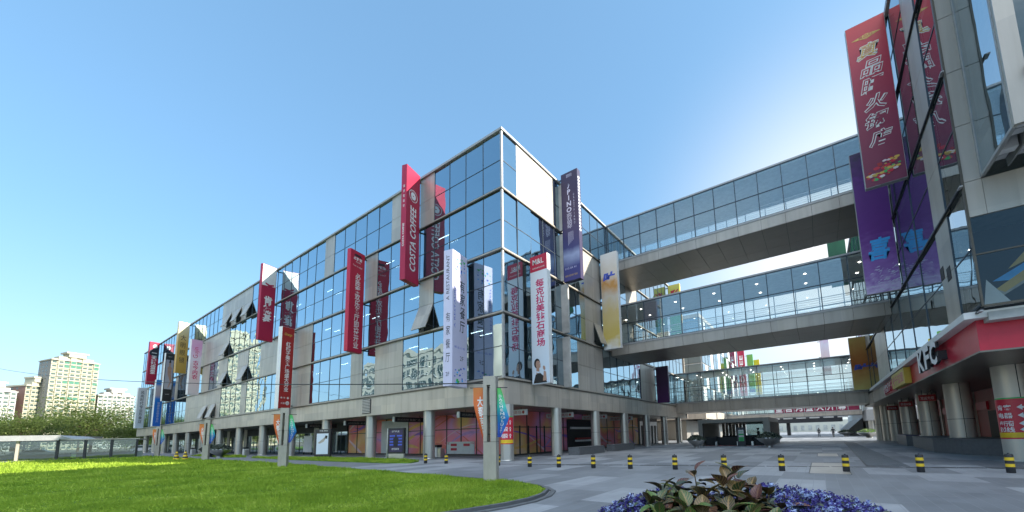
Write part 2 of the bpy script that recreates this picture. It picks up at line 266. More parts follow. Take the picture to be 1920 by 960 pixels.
# ------------------------------------------------------------------ builders
def root_of(o):
    while o.parent: o = o.parent
    return o
class MB:
    def __init__(s): s.v = []; s.f = []; s.mi = []; s.sm = []
    def _add(s, vs, fs, m, sm=False):
        b = len(s.v); s.v += [tuple(x) for x in vs]
        for f in fs: s.f.append(tuple(b+i for i in f)); s.mi.append(m); s.sm.append(sm)
        return s
    def box(s, x0, x1, y0, y1, z0, z1, m=0):
        if x0 > x1: x0, x1 = x1, x0
        if y0 > y1: y0, y1 = y1, y0
        if z0 > z1: z0, z1 = z1, z0
        return s._add([(x, y, z) for z in (z0, z1) for y in (y0, y1) for x in (x0, x1)],
                      [(0, 2, 3, 1), (4, 5, 7, 6), (0, 1, 5, 4), (2, 6, 7, 3), (0, 4, 6, 2), (1, 3, 7, 5)], m)
    def obox(s, o, a, b, c, m=0):
        o, a, b, c = map(Vector, (o, a, b, c))
        vs = [o+a*i+b*j+c*k for k in (0, 1) for j in (0, 1) for i in (0, 1)]
        fs = [(0, 2, 3, 1), (4, 5, 7, 6), (0, 1, 5, 4), (2, 6, 7, 3), (0, 4, 6, 2), (1, 3, 7, 5)]
        if a.cross(b).dot(c) < 0: fs = [f[::-1] for f in fs]
        return s._add(vs, fs, m)
    def poly(s, pts, m=0): return s._add(pts, [tuple(range(len(pts)))], m)
    def prism(s, pts, d, m=0):
        n = len(pts); d = Vector(d); P = [Vector(p) for p in pts]
        nrm = sum(((P[i]-P[0]).cross(P[i+1]-P[0]) for i in range(1, n-1)), Vector())
        if nrm.dot(d) > 0: P = P[::-1]
        vs = P+[p+d for p in P]
        return s._add(vs, [tuple(range(n)), tuple(range(2*n-1, n-1, -1))]+[(i, n+i, n+(i+1) % n, (i+1) % n) for i in range(n)], m)
    def lathe(s, prof, cx=0, cy=0, n=24, m=0, cap=True):
        vs = []
        for r, z in prof: vs += [(cx+r*math.cos(2*math.pi*i/n), cy+r*math.sin(2*math.pi*i/n), z) for i in range(n)]
        fs = []
        for k in range(len(prof)-1):
            fs += [(k*n+i, k*n+(i+1) % n, (k+1)*n+(i+1) % n, (k+1)*n+i) for i in range(n)]
        s._add(vs, fs, m, True)
        if cap:
            for k, rev in ((0, True), (len(prof)-1, False)):
                if prof[k][0] > 1e-4:
                    ring = [(cx+prof[k][0]*math.cos(2*math.pi*i/n), cy+prof[k][0]*math.sin(2*math.pi*i/n), prof[k][1]) for i in range(n)]
                    s.poly(ring[::-1] if rev else ring, m)
        return s
    def cyl(s, cx, cy, z0, z1, r, n=24, m=0, r1=None): return s.lathe([(r, z0), (r if r1 is None else r1, z1)], cx, cy, n, m)
    def tube(s, path, r, n=8, m=0, r1=None):
        P = [Vector(p) for p in path]; vs = []; k = len(P)
        for i, p in enumerate(P):
            t = (P[min(i+1, k-1)]-P[max(i-1, 0)]).normalized()
            a = t.orthogonal().normalized(); b = t.cross(a)
            if i:                                        # keep the frame from twisting
                a = (pa-t*pa.dot(t)).normalized(); b = t.cross(a)
            pa = a
            rr = r if r1 is None else r+(r1-r)*i/(k-1)
            vs += [p+a*rr*math.cos(2*math.pi*j/n)+b*rr*math.sin(2*math.pi*j/n) for j in range(n)]
        fs = [(i*n+j, i*n+(j+1) % n, (i+1)*n+(j+1) % n, (i+1)*n+j) for i in range(k-1) for j in range(n)]
        s._add(vs, fs, m, True); s._add(vs[:n], [tuple(range(n))[::-1]], m); s._add(vs[-n:], [tuple(range(n))], m); return s
    def build(s, name, mats, parent=None, local=False, org=None):
        off = Vector((0, 0, 0))
        if parent is not None and not local: off = root_of(parent).location
        if org is not None: off = Vector(org)
        me = bpy.data.meshes.new(name)
        me.from_pydata([(x-off.x, y-off.y, z-off.z) for x, y, z in s.v], [], s.f)
        if not isinstance(mats, (list, tuple)): mats = [mats]
        for k in mats: me.materials.append(M[k] if isinstance(k, str) else k)
        me.polygons.foreach_set('material_index', s.mi); me.polygons.foreach_set('use_smooth', s.sm)
        me.update()
        o = bpy.data.objects.new(name, me); COL.objects.link(o)
        if org is not None: o.location = Vector(org)-(root_of(parent).location if parent else Vector())
        if parent is not None: o.parent = parent
        return o
def tag(o, label=None, cat=None, group=None, kind=None):
    for k, v in (('label', label), ('category', cat), ('group', group), ('kind', kind)):
        if v: o[k] = v
    return o
def thing(name, label, cat, loc=(0, 0, 0), group=None):
    o = bpy.data.objects.new(name, None); o.empty_display_size = .3; COL.objects.link(o); o.location = loc
    return tag(o, label, cat, group)
def struct(o): o['kind'] = 'structure'; return o
KIDS = {}
def kids(o): return [c for c in COL.objects if c.parent is o]
def dup(root, loc, rz=0., label=None, group=None, scale=None):
    def cp(o, par):
        c = o.copy(); COL.objects.link(c); c.parent = par
        for ch in KIDMAP.get(o.name, []): cp(ch, c)
        return c
    KIDMAP = {}
    def walk(o):
        KIDMAP[o.name] = list(o.children)
        for ch in o.children: walk(ch)
    walk(root)
    r = cp(root, None); r.location = loc; r.rotation_euler = (0, 0, rz)
    if scale: r.scale = scale
    if label: r['label'] = label
    if group: r['group'] = group
    return r
# ------------------------------------------------------------------ lettering
_tc = {}
def text_geo(s, bold=0., spacing=1., line=1., shear=0.):
    key = (s, bold, spacing, line, shear)
    if key in _tc: return _tc[key]
    cu = bpy.data.curves.new('t', 'FONT'); cu.body = s; cu.size = 1; cu.align_x = 'CENTER'; cu.offset = bold; cu.space_character = spacing; cu.space_line = line; cu.shear = shear
    cu.resolution_u = 2; cu.fill_mode = 'FRONT'
    ob = bpy.data.objects.new('t', cu); COL.objects.link(ob)
    dg = bpy.context.evaluated_depsgraph_get(); me = bpy.data.meshes.new_from_object(ob.evaluated_get(dg))
    vs = [tuple(v.co) for v in me.vertices]; fs = [tuple(p.vertices) for p in me.polygons]
    bpy.data.objects.remove(ob); bpy.data.curves.remove(cu); bpy.data.meshes.remove(me)
    x0 = min(v[0] for v in vs); x1 = max(v[0] for v in vs); y0 = min(v[1] for v in vs); y1 = max(v[1] for v in vs)
    _tc[key] = ([((x-x0)/(x1-x0), (y-y0)/(y1-y0)) for x, y, z in vs], fs); return _tc[key]
def letters(parent, s, o, u, v, w, h, mt, name='lettering', rot=False, depth=0., **kw):
    """lettering filling a w x h box whose lower left corner is o, u to the right, v up; rot turns it to read upwards"""
    pts, fs = text_geo(s, **kw); o, u, v = Vector(o), Vector(u).normalized(), Vector(v).normalized(); n = u.cross(v)
    mb = MB()
    if rot: P = [o+u*(w*(1-b))+v*(h*a) for a, b in pts]
    else: P = [o+u*(w*a)+v*(h*b) for a, b in pts]
    if depth:
        k = len(P); edges = {}
        for f in fs:
            for i in range(len(f)): e = (f[i], f[(i+1) % len(f)]); edges[e] = edges.get(e, 0)+1
        mb._add([p+n*depth for p in P], fs, 0)
        side = [(a, b) for (a, b) in edges if (b, a) not in edges]
        mb._add(P+[p+n*depth for p in P], [(a, b, b+k, a+k) for a, b in side], 1)
        return mb.build(name, mt if isinstance(mt, (list, tuple)) else [mt, mt], parent)
    mb._add(P, fs, 0)
    return mb.build(name, mt, parent)
# ------------------------------------------------------------------ ground
struct(MB().box(-2500, 2500, -2500, 2500, -.6, -.03).build('ground', 'ground'))
pl = MB(); pl.box(-48, 70, -30, 260, -.028, 0)
struct(pl.build('plaza', 'plaza'))
struct(MB().box(-175, -48.004, -30, 120, -.028, -.002).build('path', 'asphalt'))
LAWN = [(-140, 12.7), (-75, 12.9), (-48.8, 12.3), (-33, 12.3), (-22.3, 11.4), (-14, 10.75), (-9.7, 10.45), (-8.2, 10.15), (-7.2, 9.75), (-6.6, 9.2), (-6.25, 8.5), (-6.1, 7.7), (-6.15, 6.9), (-6.5, 5.6), (-7.4, 3), (-9, -2), (-11, -8), (-140, -8)]
def sheet(pts, z0, z1, name, mt): return MB().prism([(x, y, z0) for x, y in pts], (0, 0, z1-z0)).build(name, mt)
struct(sheet(LAWN, 0, .06, 'lawn', 'lawn'))
STRIP = [(-50, 15.9), (-40, 17.6), (-27, 18.6), (-23.2, 17.2), (-22.4, 15.9), (-24, 15.3), (-30, 15.2), (-40, 15.4)]
STRIP2 = [(-72, 15.9), (-58, 17.4), (-53, 16.4), (-56, 15.6)]
struct(MB().box(-47.99, -23.5, 9, 16.3, .0005, .004).build('path', 'asphalt'))
struct(sheet(STRIP, 0, .06, 'lawn', 'lawn')); struct(sheet(STRIP2, 0, .06, 'lawn', 'lawn'))
# kerb round the lawn: a double ring of pale stone setts
def offset_path(pts, d):
    out = []
    for i, p in enumerate(pts):
        a = Vector(pts[max(i-1, 0)]); b = Vector(pts[min(i+1, len(pts)-1)]); t = (b-a).normalized(); out.append((p[0]+t.y*-d, p[1]+t.x*d))
    return out
kp = LAWN[1:17]
k = MB()
for d0, d1, z in ((0.0, .10, .09), (.16, .30, .03)):
    A, B = offset_path(kp, d0), offset_path(kp, d1)
    for i in range(len(kp)-1):
        k.prism([(*A[i], -.01), (*A[i+1], -.01), (*B[i+1], -.01), (*B[i], -.01)], (0, 0, z+.01))
struct(k.build('kerb', 'stone'))
pp = MB()
for (a, b) in (((-90, -6), (-57.5, .3)), ((-57.5, .3), (-55.8, 6)), ((-55.8, 6), (-53.6, 9.5))):
    A, B = Vector((*a, .061)), Vector((*b, .061)); t = (B-A).normalized(); n = Vector((-t.y, t.x, 0))*.55
    pp.prism([A-n, B-n, B+n, A+n], (0, 0, .012))
struct(pp.build('footpath', 'concrete'))
# grass blades
def inside(x, y, P):
    c = False; j = len(P)-1
    for i in range(len(P)):
        (xi, yi), (xj, yj) = P[i], P[j]
        if (yi > y) != (yj > y) and x < (xj-xi)*(y-yi)/(yj-yi)+xi: c = not c
        j = i
    return c
def grass(name, P, n, near=False):
    mb = MB(); xs = [p[0] for p in P]; ys = [p[1] for p in P]; k = 0; V = []; F = []
    while k < n:
        if near:                                     # denser towards the viewer
            d = 5.5*math.exp(rnd.random()*3.0); a = R(rnd.uniform(-4, 92)); x, y = -d*math.sin(R(90)-a+0)*1.0, d*math.cos(R(90)-a)
            x, y = -d*math.cos(a), d*math.sin(a)
        else: x, y = rnd.uniform(min(xs), max(xs)), rnd.uniform(min(ys), max(ys))
        if not inside(x, y, P) or (near and not (-75 < x and y > -5)): continue
        k += 1
        d = max(6, math.hypot(x, y)); sz = .045*(1+d/26); h = sz*rnd.uniform(.7, 1.5)*(1+.35*math.sin(x*1.3+2*math.sin(y*.9))); a = rnd.uniform(0, 6.28); wd = .007*(1+d/9)
        lx, ly = rnd.gauss(.012, .03)*(1+d/26), rnd.gauss(-.01, .03)*(1+d/26); b = len(V)
        V += [(x-wd*math.cos(a), y-wd*math.sin(a), .055), (x+wd*math.cos(a), y+wd*math.sin(a), .055), (x+lx, y+ly, .055+h)]; F.append((b, b+1, b+2))
    me = bpy.data.meshes.new(name); me.from_pydata(V, [], F); me.materials.append(M['grass'])
    o = bpy.data.objects.new(name, me); COL.objects.link(o); o['kind'] = 'stuff'; return o
grass('grass', LAWN, 170000, True)
grass('grass', STRIP, 12000); grass('grass', STRIP2, 4000)
# ------------------------------------------------------------------ shopping centre on the left
X0, Y0, YE, XE = -17.16, 19.4, 63.4, -133.5
LV = [5.55, 10.15, 14.75, 19.35, 23.95]
XM = [X0-1.86*i if i <= 5 else -26.46-2.1*(i-5) for i in range(57)]
XM[56] = XE
YM = [Y0+1.65*i for i in range(27)]
mall = thing('shopping_centre', 'long glass and grey panel shopping centre on columns behind the lawn', 'shopping centre', (-60, 30, 0))
def window_mesh(w, h, name='window', gl='fglass'):
    mb = MB(); z1, zm, z2 = .06, h*.485, h-.02
    mb.poly([(.04, 0, z1), (w, 0, z1), (w, 0, zm-.025), (.04, 0, zm-.025)], 0); mb.poly([(.04, 0, zm+.025), (w, 0, zm+.025), (w, 0, z2), (.04, 0, z2)], 0)
    mb.box(0, .04, -.03, .08, 0, h, 1); mb.box(.045, w, -.02, .06, zm-.025, zm+.025, 1); mb.box(.045, w, -.02, .06, 0, .06, 1)
    o = mb.build(name, [gl, 'mull'], None, True); me = o.data; bpy.data.objects.remove(o); return me
WM = {}
def add_window(parent, loc, w, h, rz, kind=None, gl='fglass'):
    key = (round(w, 3), round(h, 3), gl)
    if key not in WM: WM[key] = window_mesh(w, h, 'window', gl)
    o = bpy.data.objects.new('window', WM[key]); COL.objects.link(o); o.parent = parent; o.location = Vector(loc)-parent.location
    o.rotation_euler = (R(rnd.gauss(0, .20)), 0, rz+R(rnd.gauss(0, .20))); return o
def window_mass(parent, items, rz, gl='fglass'):
    mb = MB()
    for (x, y, z), w, h in items:
        zm = h*.485; c, s = math.cos(rz), math.sin(rz)
        T = lambda a, b, q: (x+a*c-b*s, y+a*s+b*c, z+q)
        for z1, z2 in ((.06, zm-.025), (zm+.025, h-.02)):
            mb.poly([T(.04, 0, z1), T(w, 0, z1), T(w, 0, z2), T(.04, 0, z2)], 0)
        def bx(a0, a1, b0, b1, q0, q1): mb.obox(T(a0, b0, q0), Vector(T(a1, b0, q0))-Vector(T(a0, b0, q0)), Vector(T(a0, b1, q0))-Vector(T(a0, b0, q0)), (0, 0, q1-q0), 1)
        bx(0, .045, -.035, .08, 0, h); bx(.045, w, -.02, .06, zm-.025, zm+.025); bx(.045, w, -.02, .06, 0, .06)
    o = mb.build('window', [gl, 'mull'], parent); o['kind'] = 'stuff'; return o
P = {3: {4, 6, 12} | set(range(23, 29)), 2: {8} | set(range(27, 34)), 1: {4, 14, 15, 16, 18, 19, 20, 23, 24, 27, 28}, 0: {6, 7, 9, 14, 15, 16, 17, 23} | set(range(28, 37))}
for s_, extra in ((3, (41, 50)), (2, (38, 46)), (1, (31, 32, 40, 52)), (0, (45, 46))): P[s_] |= set(extra)
PR = {3: {1, 2, 3}, 2: {7, 8, 13, 14}, 1: {7, 8, 12, 13}, 0: {6, 7, 8, 15, 16, 17}}
FLAP = {3: (23, 25, 27), 2: (27,), 1: (23, 27), 0: (29, 31)}
near = []; massL = []; massR = []
for s_ in range(4):
    z0, z1 = LV[s_]+.11, LV[s_+1]-.11; zm = (z0+z1)/2
    single = {4} if s_ == 1 else set()
    flapset = set(i for f in FLAP[s_] for i in (f,)) | single
    for i in range(56):
        xa, xb = XM[i+1], XM[i]
        if i in P[s_]:
            wall = MB(); wall.box(xa+.012, xb-.012, Y0-.01, Y0+.12, zm+.012, z1, 0)
            if i not in flapset: wall.box(xa+.012, xb-.012, Y0-.01, Y0+.12, z0, zm-.012, 0); wall.box(xa, xb, Y0+.121, Y0+.16, z0, z1, 1)
            else: wall.box(xa, xb, Y0+.121, Y0+.16, zm-.1, z1, 1); wall.box(xa, xb, Y0+.161, Y0+.5, zm-.1, zm-.05, 1); wall.box(xa, xb, Y0+.5, Y0+.52, z0, zm-.05, 1)
            wall.build('wall_panel', ['clad2', 'seam'], mall)
        else:
            it = ((xa, Y0, z0), xb-xa, z1-z0)
            (near if i < 18 else massL).append((i*2.1, it, 0)) if i < 18 else massL.append(it)
    for j in range(26):
        ya, yb = YM[j], YM[j+1]
        if j in PR[s_]:
            fl = s_ == 1 and j == 8
            wall = MB(); wall.box(X0-.12, X0+.01, ya+.012, yb-.012, zm+.012, z1, 0)
            if not fl: wall.box(X0-.12, X0+.01, ya+.012, yb-.012, z0, zm-.012, 0)
            wall.box(X0-.16, X0-.121, ya, yb, z0 if not fl else zm, z1, 1); wall.build('wall_panel', ['clad2', 'seam'], mall)
        else:
            it = ((X0, ya, z0), yb-ya, z1-z0)
            near.append((j*2.4, it, R(90))) if j < 12 else massR.append(it)
near.sort(key=lambda t: t[0])
for k, (_, it, rz) in enumerate(near):
    if k < 99: add_window(mall, it[0], it[1], it[2], rz)
    elif rz == 0: massL.append(it)
    else: massR.append(it)
o1 = window_mass(mall, massL, 0)
mr_ = window_mass(mall, massR, R(90))
for s_, fs in FLAP.items():
    for f in list(fs)+([4] if s_ == 1 else []):
        n = 1
        xa, xb = XM[f+n]+.03, XM[f]-.03; z0 = LV[s_]+.11; zm = (z0+LV[s_+1]-.11)/2-.02; out = .75
        mb = MB(); mb.obox((xa, Y0-.03, zm), (xb-xa, 0, 0), (0, -out, -(zm-z0)*.97), (0, .07, -.02))
        mb.tube([(xa+.1, Y0+.1, z0+.3), (xa+.1, Y0-out*.8, z0+.35)], .03, 6, 1); mb.tube([(xb-.1, Y0+.1, z0+.3), (xb-.1, Y0-out*.8, z0+.35)], .03, 6, 1)
        mb.build('vent_flap', ['clad2', 'dsteel'], mall)
z0 = LV[1]+.11; zm = (z0+LV[2]-.11)/2-.02
mb = MB(); mb.obox((X0+.03, YM[8]+.03, zm), (0, 1.6, 0), (.75, 0, -(zm-z0)*.97), (-.07, 0, -.02)); mb.tube([(X0-.1, YM[8]+.1, z0+.3), (X0+.6, YM[8]+.1, z0+.35)], .03, 6, 1); mb.build('vent_flap', ['clad2', 'dsteel'], mall)
# storey trims and parapet
for z in LV[:4]:
    mb = MB(); mb.box(XE, X0+.12, Y0-.12, Y0-.0, z-.11, z-.02, 0); mb.box(XE, X0+.06, Y0-.06, Y0+.05, z-.02, z+.11, 1)
    mb.box(X0+.0, X0+.12, Y0+.001, YE, z-.108, z-.022, 0); mb.box(X0-.05, X0+.06, Y0+.051, YE, z-.018, z+.108, 1); mb.build('storey_trim', ['trim', 'post'], mall)
mb = MB(); mb.box(XE-.1, X0+.14, Y0-.14, Y0+.25, 23.86, 24.04, 0); mb.box(X0-.25, X0+.138, Y0+.251, YE, 23.862, 24.038, 0); mb.box(XE, X0-.26, Y0+.26, YE, 23.6, 23.9, 1); mb.box(XE-.1, XE+.2, Y0+.26, YE, 23.9, 24.1, 0)
mb.build('roof', ['roofm', 'slab'], mall)
MB().box(X0-.08, X0+.07, Y0-.07, Y0+.08, 5.56, 23.83).build('corner_post', 'roofm', mall)
# end wall and back wall
MB().box(XE-.02, XE+.15, Y0+.01, YE, 3.79, 23.6).build('wall', 'clad2', mall)
MB().box(XE, X0, YE, YE+.2, 3.79, 23.8).build('wall', 'clad', mall)
# floors and core seen through the glass
mb = MB()
for z in LV[:4]: mb.box(XE+.2, X0-.2, Y0+.17, YE-.05, z-.32, z-.02, 0)
mb.build('floor_slab', ['slab'], mall)
mb = MB()
for s_ in range(4):
    for x in range(-126, -20, 8): mb.box(x, x+5.5, Y0+5.5+(x*7 % 3), Y0+5.7+(x*7 % 3), LV[s_], LV[s_+1]-.34, 0)
    for y in range(24, 62, 8): mb.box(X0-6.2, X0-6, y, y+4.5, LV[s_], LV[s_+1]-.34, 0)
    mb.box(XE+8, X0-11, Y0+11, YE-4, LV[s_], LV[s_+1]-.33, 0)
mb.build('inner_wall', 'inwall', mall)
lm = MB()
for s_ in (1, 2, 0):
    for x in range(-118, -19, 4):
        if (x*13+s_*5) % 7 < 3:
            for dy in (1.6, 2.6): lm.box(x, x+1.3, Y0+dy, Y0+dy+.06, LV[s_+1]-.36, LV[s_+1]-.33)
lm.build('ceiling_lamp', 'lamp', mall)
# fascia
mb = MB(); ZF0, ZF1 = 3.8, 5.43
for i in range(56): mb.box(XM[i+1]+.012, XM[i]-.012, Y0-.05, Y0+.05, ZF0, ZF1, 0)
for j in range(26): mb.box(X0-.05, X0+.05, YM[j]+.012 if j else Y0-.05, YM[j+1]-.012, ZF0, ZF1, 0)
mb.box(XE, X0-.06, Y0+.051, Y0+.2, ZF0+.02, ZF1, 1); mb.box(X0-.2, X0-.051, Y0+.2, YE, ZF0+.02, ZF1, 1)
mb.build('fascia', ['clad', 'seam'], mall)
mb = MB(); mb.box(XM[9]+.35, XM[8]-.35, Y0-.09, Y0-.052, 4.0, 5.35, 0)
for k in range(9): mb.obox((XM[9]+.4, Y0-.10, 4.06+k*.14), (1.25, 0, 0), (0, .02, .09), (0, -.03, 0), 1)
mb.build('vent_louvre', ['dsteel', 'post'], mall)
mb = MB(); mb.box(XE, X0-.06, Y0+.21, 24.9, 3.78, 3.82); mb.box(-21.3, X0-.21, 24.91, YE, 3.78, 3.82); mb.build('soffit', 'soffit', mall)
def column(parent, x, y, r, h, mt):
    mb = MB(); mb.lathe([(r, 0), (r, h*.47)], x, y, 28, 0, False); mb.lathe([(r-.012, h*.47), (r-.012, h*.47+.025)], x, y, 28, 1, False); mb.lathe([(r, h*.47+.025), (r, h)], x, y, 28, 0, False)
    mb.lathe([(r+.03, 0), (r+.03, .06), (r, .061)], x, y, 28, 0, False)
    mb.box(x-.014, x+.014, y-r-.004, y-r+.03, .06, h, 1)
    return mb.build('column', [mt, 'seam'], parent)
for i in range(14): column(mall, -17.3-8.4*i+(0 if i else -.1), 20.0 if i else 19.95, .45, 3.79, 'col')
for j in range(1, 7): column(mall, -17.1-.25, 19.3+6.6*j, .43, 3.79, 'col')
# shop fronts under the colonnade, west half
mb = MB(); gl = MB()
for i in range(10):
    xa = -47-8.4*i; xb = xa-8.4
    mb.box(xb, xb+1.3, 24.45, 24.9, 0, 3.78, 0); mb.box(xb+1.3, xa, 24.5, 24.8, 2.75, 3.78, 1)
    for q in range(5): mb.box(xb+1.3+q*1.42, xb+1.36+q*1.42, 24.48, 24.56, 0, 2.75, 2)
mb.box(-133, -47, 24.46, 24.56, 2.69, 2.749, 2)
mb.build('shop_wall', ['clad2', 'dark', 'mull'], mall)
for i in range(10):
    xa = -47-8.4*i; xb = xa-8.4
    MB().poly([(xb+1.3, 24.52, .02), (xa, 24.52, .02), (xa, 24.52, 2.69), (xb+1.3, 24.52, 2.69)]).build('shop_window', 'sglass', mall)
mb = MB(); mb.box(-132.5, -47, 29, 29.2, 0, 5, 0); mb.box(-47.1, -46.9, 24.9, 29, 0, 5, 0); mb.build('inner_wall', 'inwall', mall)
# printed hoardings round the closed corner shop
def hoarding(nm, label, a, b, doors=()):
    h = thing(nm, label, 'hoarding', (*a, 0)); A, B = Vector((*a, 0)), Vector((*b, 0)); t = (B-A).normalized(); n = Vector((t.y, -t.x, 0)); L = (B-A).length
    MB().obox(A, B-A, -n*.2, (0, 0, 3.77)).build('printed_panel', 'mural', h)
    rr = random.Random(int(L*10)); RB = ['rib_purple', 'rib_red', 'rib_pink', 'rib_orange', 'rib_violet']
    for q in range(int(L*.9)):                                # sweeping ribbons of the print
        s0 = rr.uniform(-2, L-1); ln = rr.uniform(2.5, 7.5); z0 = rr.uniform(.4, 3.2); am = rr.uniform(.5, 1.5)*rr.choice((-1, 1)); sl = rr.uniform(-1.2, 1.2); w0 = rr.uniform(.05, .26); ph = rr.uniform(0, 6); mb = MB(); d = .002+.0004*(q % 9); prev = None
        for i in range(29):
            f = i/28; s_ = s0+ln*f; zc = z0+sl*f+am*math.sin(2.6*f+ph)-am*math.sin(ph); wd = w0*math.sin(math.pi*f)**.7*(.5+.5*f)
            pr_ = None if (s_ < .05 or s_ > L-.05) else (max(.15, min(3.7, zc-wd)), max(.15, min(3.7, zc+wd)), s_)
            if prev and pr_ and prev[1]-prev[0] > .004 and pr_[1]-pr_[0] > .004: mb.poly([A+t*prev[2]+n*d+Vector((0, 0, prev[0])), A+t*pr_[2]+n*d+Vector((0, 0, pr_[0])), A+t*pr_[2]+n*d+Vector((0, 0, pr_[1])), A+t*prev[2]+n*d+Vector((0, 0, prev[1]))])
            prev = pr_
        if len(mb.f) > 6: mb.build('ribbon_print', RB[q % 5], h)
    k = int(L/1.9); mb = MB()
    for i in range(k+1): mb.obox(A+t*(L*i/k-.035)+n*.002, t*.07, n*.06, (0, 0, 3.76))
    mb.obox(A+n*.003+Vector((0, 0, 2.35)), B-A, n*.045, (0, 0, .07)); mb.obox(A+n*.003+Vector((0, 0, .0)), B-A, n*.07, (0, 0, .13)); mb.build('frame', 'trim', h)
    return h, A, t, n
h1, A, t, n = hoarding('printed_hoarding', 'pink and orange printed hoarding with purple ribbons under the corner of the centre', (-46.6, 24.5), (-21, 24.5))
MB().box(-39.6, -34.8, 24.43, 24.495, .14, 3.6).build('white_panel', 'offw', h1)
mb = MB(); mb.box(-28.8, -25.2, 24.43, 24.497, .14, 1.25); mb.build('white_panel', 'offw', h1)
mb = MB()
for x, z in ((-28.2, .85), (-28.2, .45), (-26.5, .85)): mb.box(x, x+.75, 24.38, 24.43, z, z+.22)
mb.build('hydrant_box', 'red', h1)
letters(h1, 'HZ', (-29.0, 24.42, 1.02), (1, 0, 0), (0, 0, 1), .6, .2, 'red'); letters(h1, 'HZ', (-25.6, 24.42, 1.02), (1, 0, 0), (0, 0, 1), .5, .2, 'red')
h2, A, t, n = hoarding('printed_hoarding', 'yellow and crimson printed hoarding facing the plaza behind the round columns', (-21, 24.72), (-21, 52))
mb = MB()
mb.box(-21.05, -20.85, 33.2, 38.4, .14, 3.2, 0); mb.box(-20.9, -20.7, 33.6, 38, 2.2, 2.42, 1); mb.box(-20.86, -20.5, 34.5, 38, .9, 1.08, 1); mb.box(-20.9, -20.6, 34.5, 38, 1.1, 1.3, 2)
mb.build('kiosk_window', ['dark', 'white', 'rdark'], h2)
mb = MB()
for q in range(6): mb.box(-21.02, -20.9, 25.6+q*1.2, 25.68+q*1.2, .1, 2.5)
mb.build('door_frame', 'dsteel', h2)
mb = MB(); mb.box(-21.2, -21, 52.02, 60, 0, 3.77, 0); mb.box(-21.0, -20.9, 52.5, 59.5, 2.7, 3.3, 1)
for q in range(6): mb.box(-21, -20.9, 52.5+q*1.3, 52.8+q*1.3, 0, 2.7, 1)
mb.build('shop_wall', ['dark', 'steel'], mall)
# signs hung under the soffit
for i, (x, d) in enumerate(((-22.6, 'nearest the corner column'), (-31.0, 'above the white printed panels'), (-39.4, 'above the lit poster box'), (-47.8, 'furthest from the corner'))):
    s = thing('hanging_sign', 'long dark sign hung under the lawn side soffit, '+d, 'sign', (x, 20.6, 3.4), 'dark signs under the soffit')
    MB().box(x-.1, x+.1, 20.3, 23.6, 3.16, 3.58).build('sign_box', 'black', s); MB().box(x-.13, x+.13, 20.22, 20.32, 3.14, 3.6).build('end_cap', 'offw', s)
    MB().tube([(x, 21, 3.58), (x, 21, 3.79)], .02).tube([(x, 23, 3.58), (x, 23, 3.79)], .02).build('hanger', 'dsteel', s)
    letters(s, '时尚购物 美食广场', (x+.102, 20.6, 3.24), (0, 1, 0), (0, 0, 1), 2.4, .22, 'concrete')
for i, (y, d) in enumerate(((22.6, 'in front of the first plaza column'), (29.2, 'between the first and second plaza columns'), (35.8, 'between the second and third plaza columns'), (42.4, 'furthest under the soffit'))):
    s = thing('hanging_sign', 'pale sign with brown lettering hung '+d, 'sign', (-19.2, y, 3.4), 'pale signs under the soffit')
    MB().box(-20.6, -17.75, y-.1, y+.1, 3.18, 3.6).build('sign_box', 'offw', s)
    MB().tube([(-20, y, 3.6), (-20, y, 3.79)], .02).tube([(-18.3, y, 3.6), (-18.3, y, 3.79)], .02).build('hanger', 'dsteel', s)
    letters(s, '时尚特卖商场', (-20.4, y-.102, 3.26), (1, 0, 0), (0, 0, 1), 2.2, .25, 'rdark')
    mb = MB(); mb.v = []; mb.lathe([(.0, 0), (.12, 0)], 0, 0, 20, 0, False)
    mb.v = [(-18.02+x, y-.103, 3.39+yy) for x, yy, z in mb.v]; mb.build('emblem', 'rdark', s)
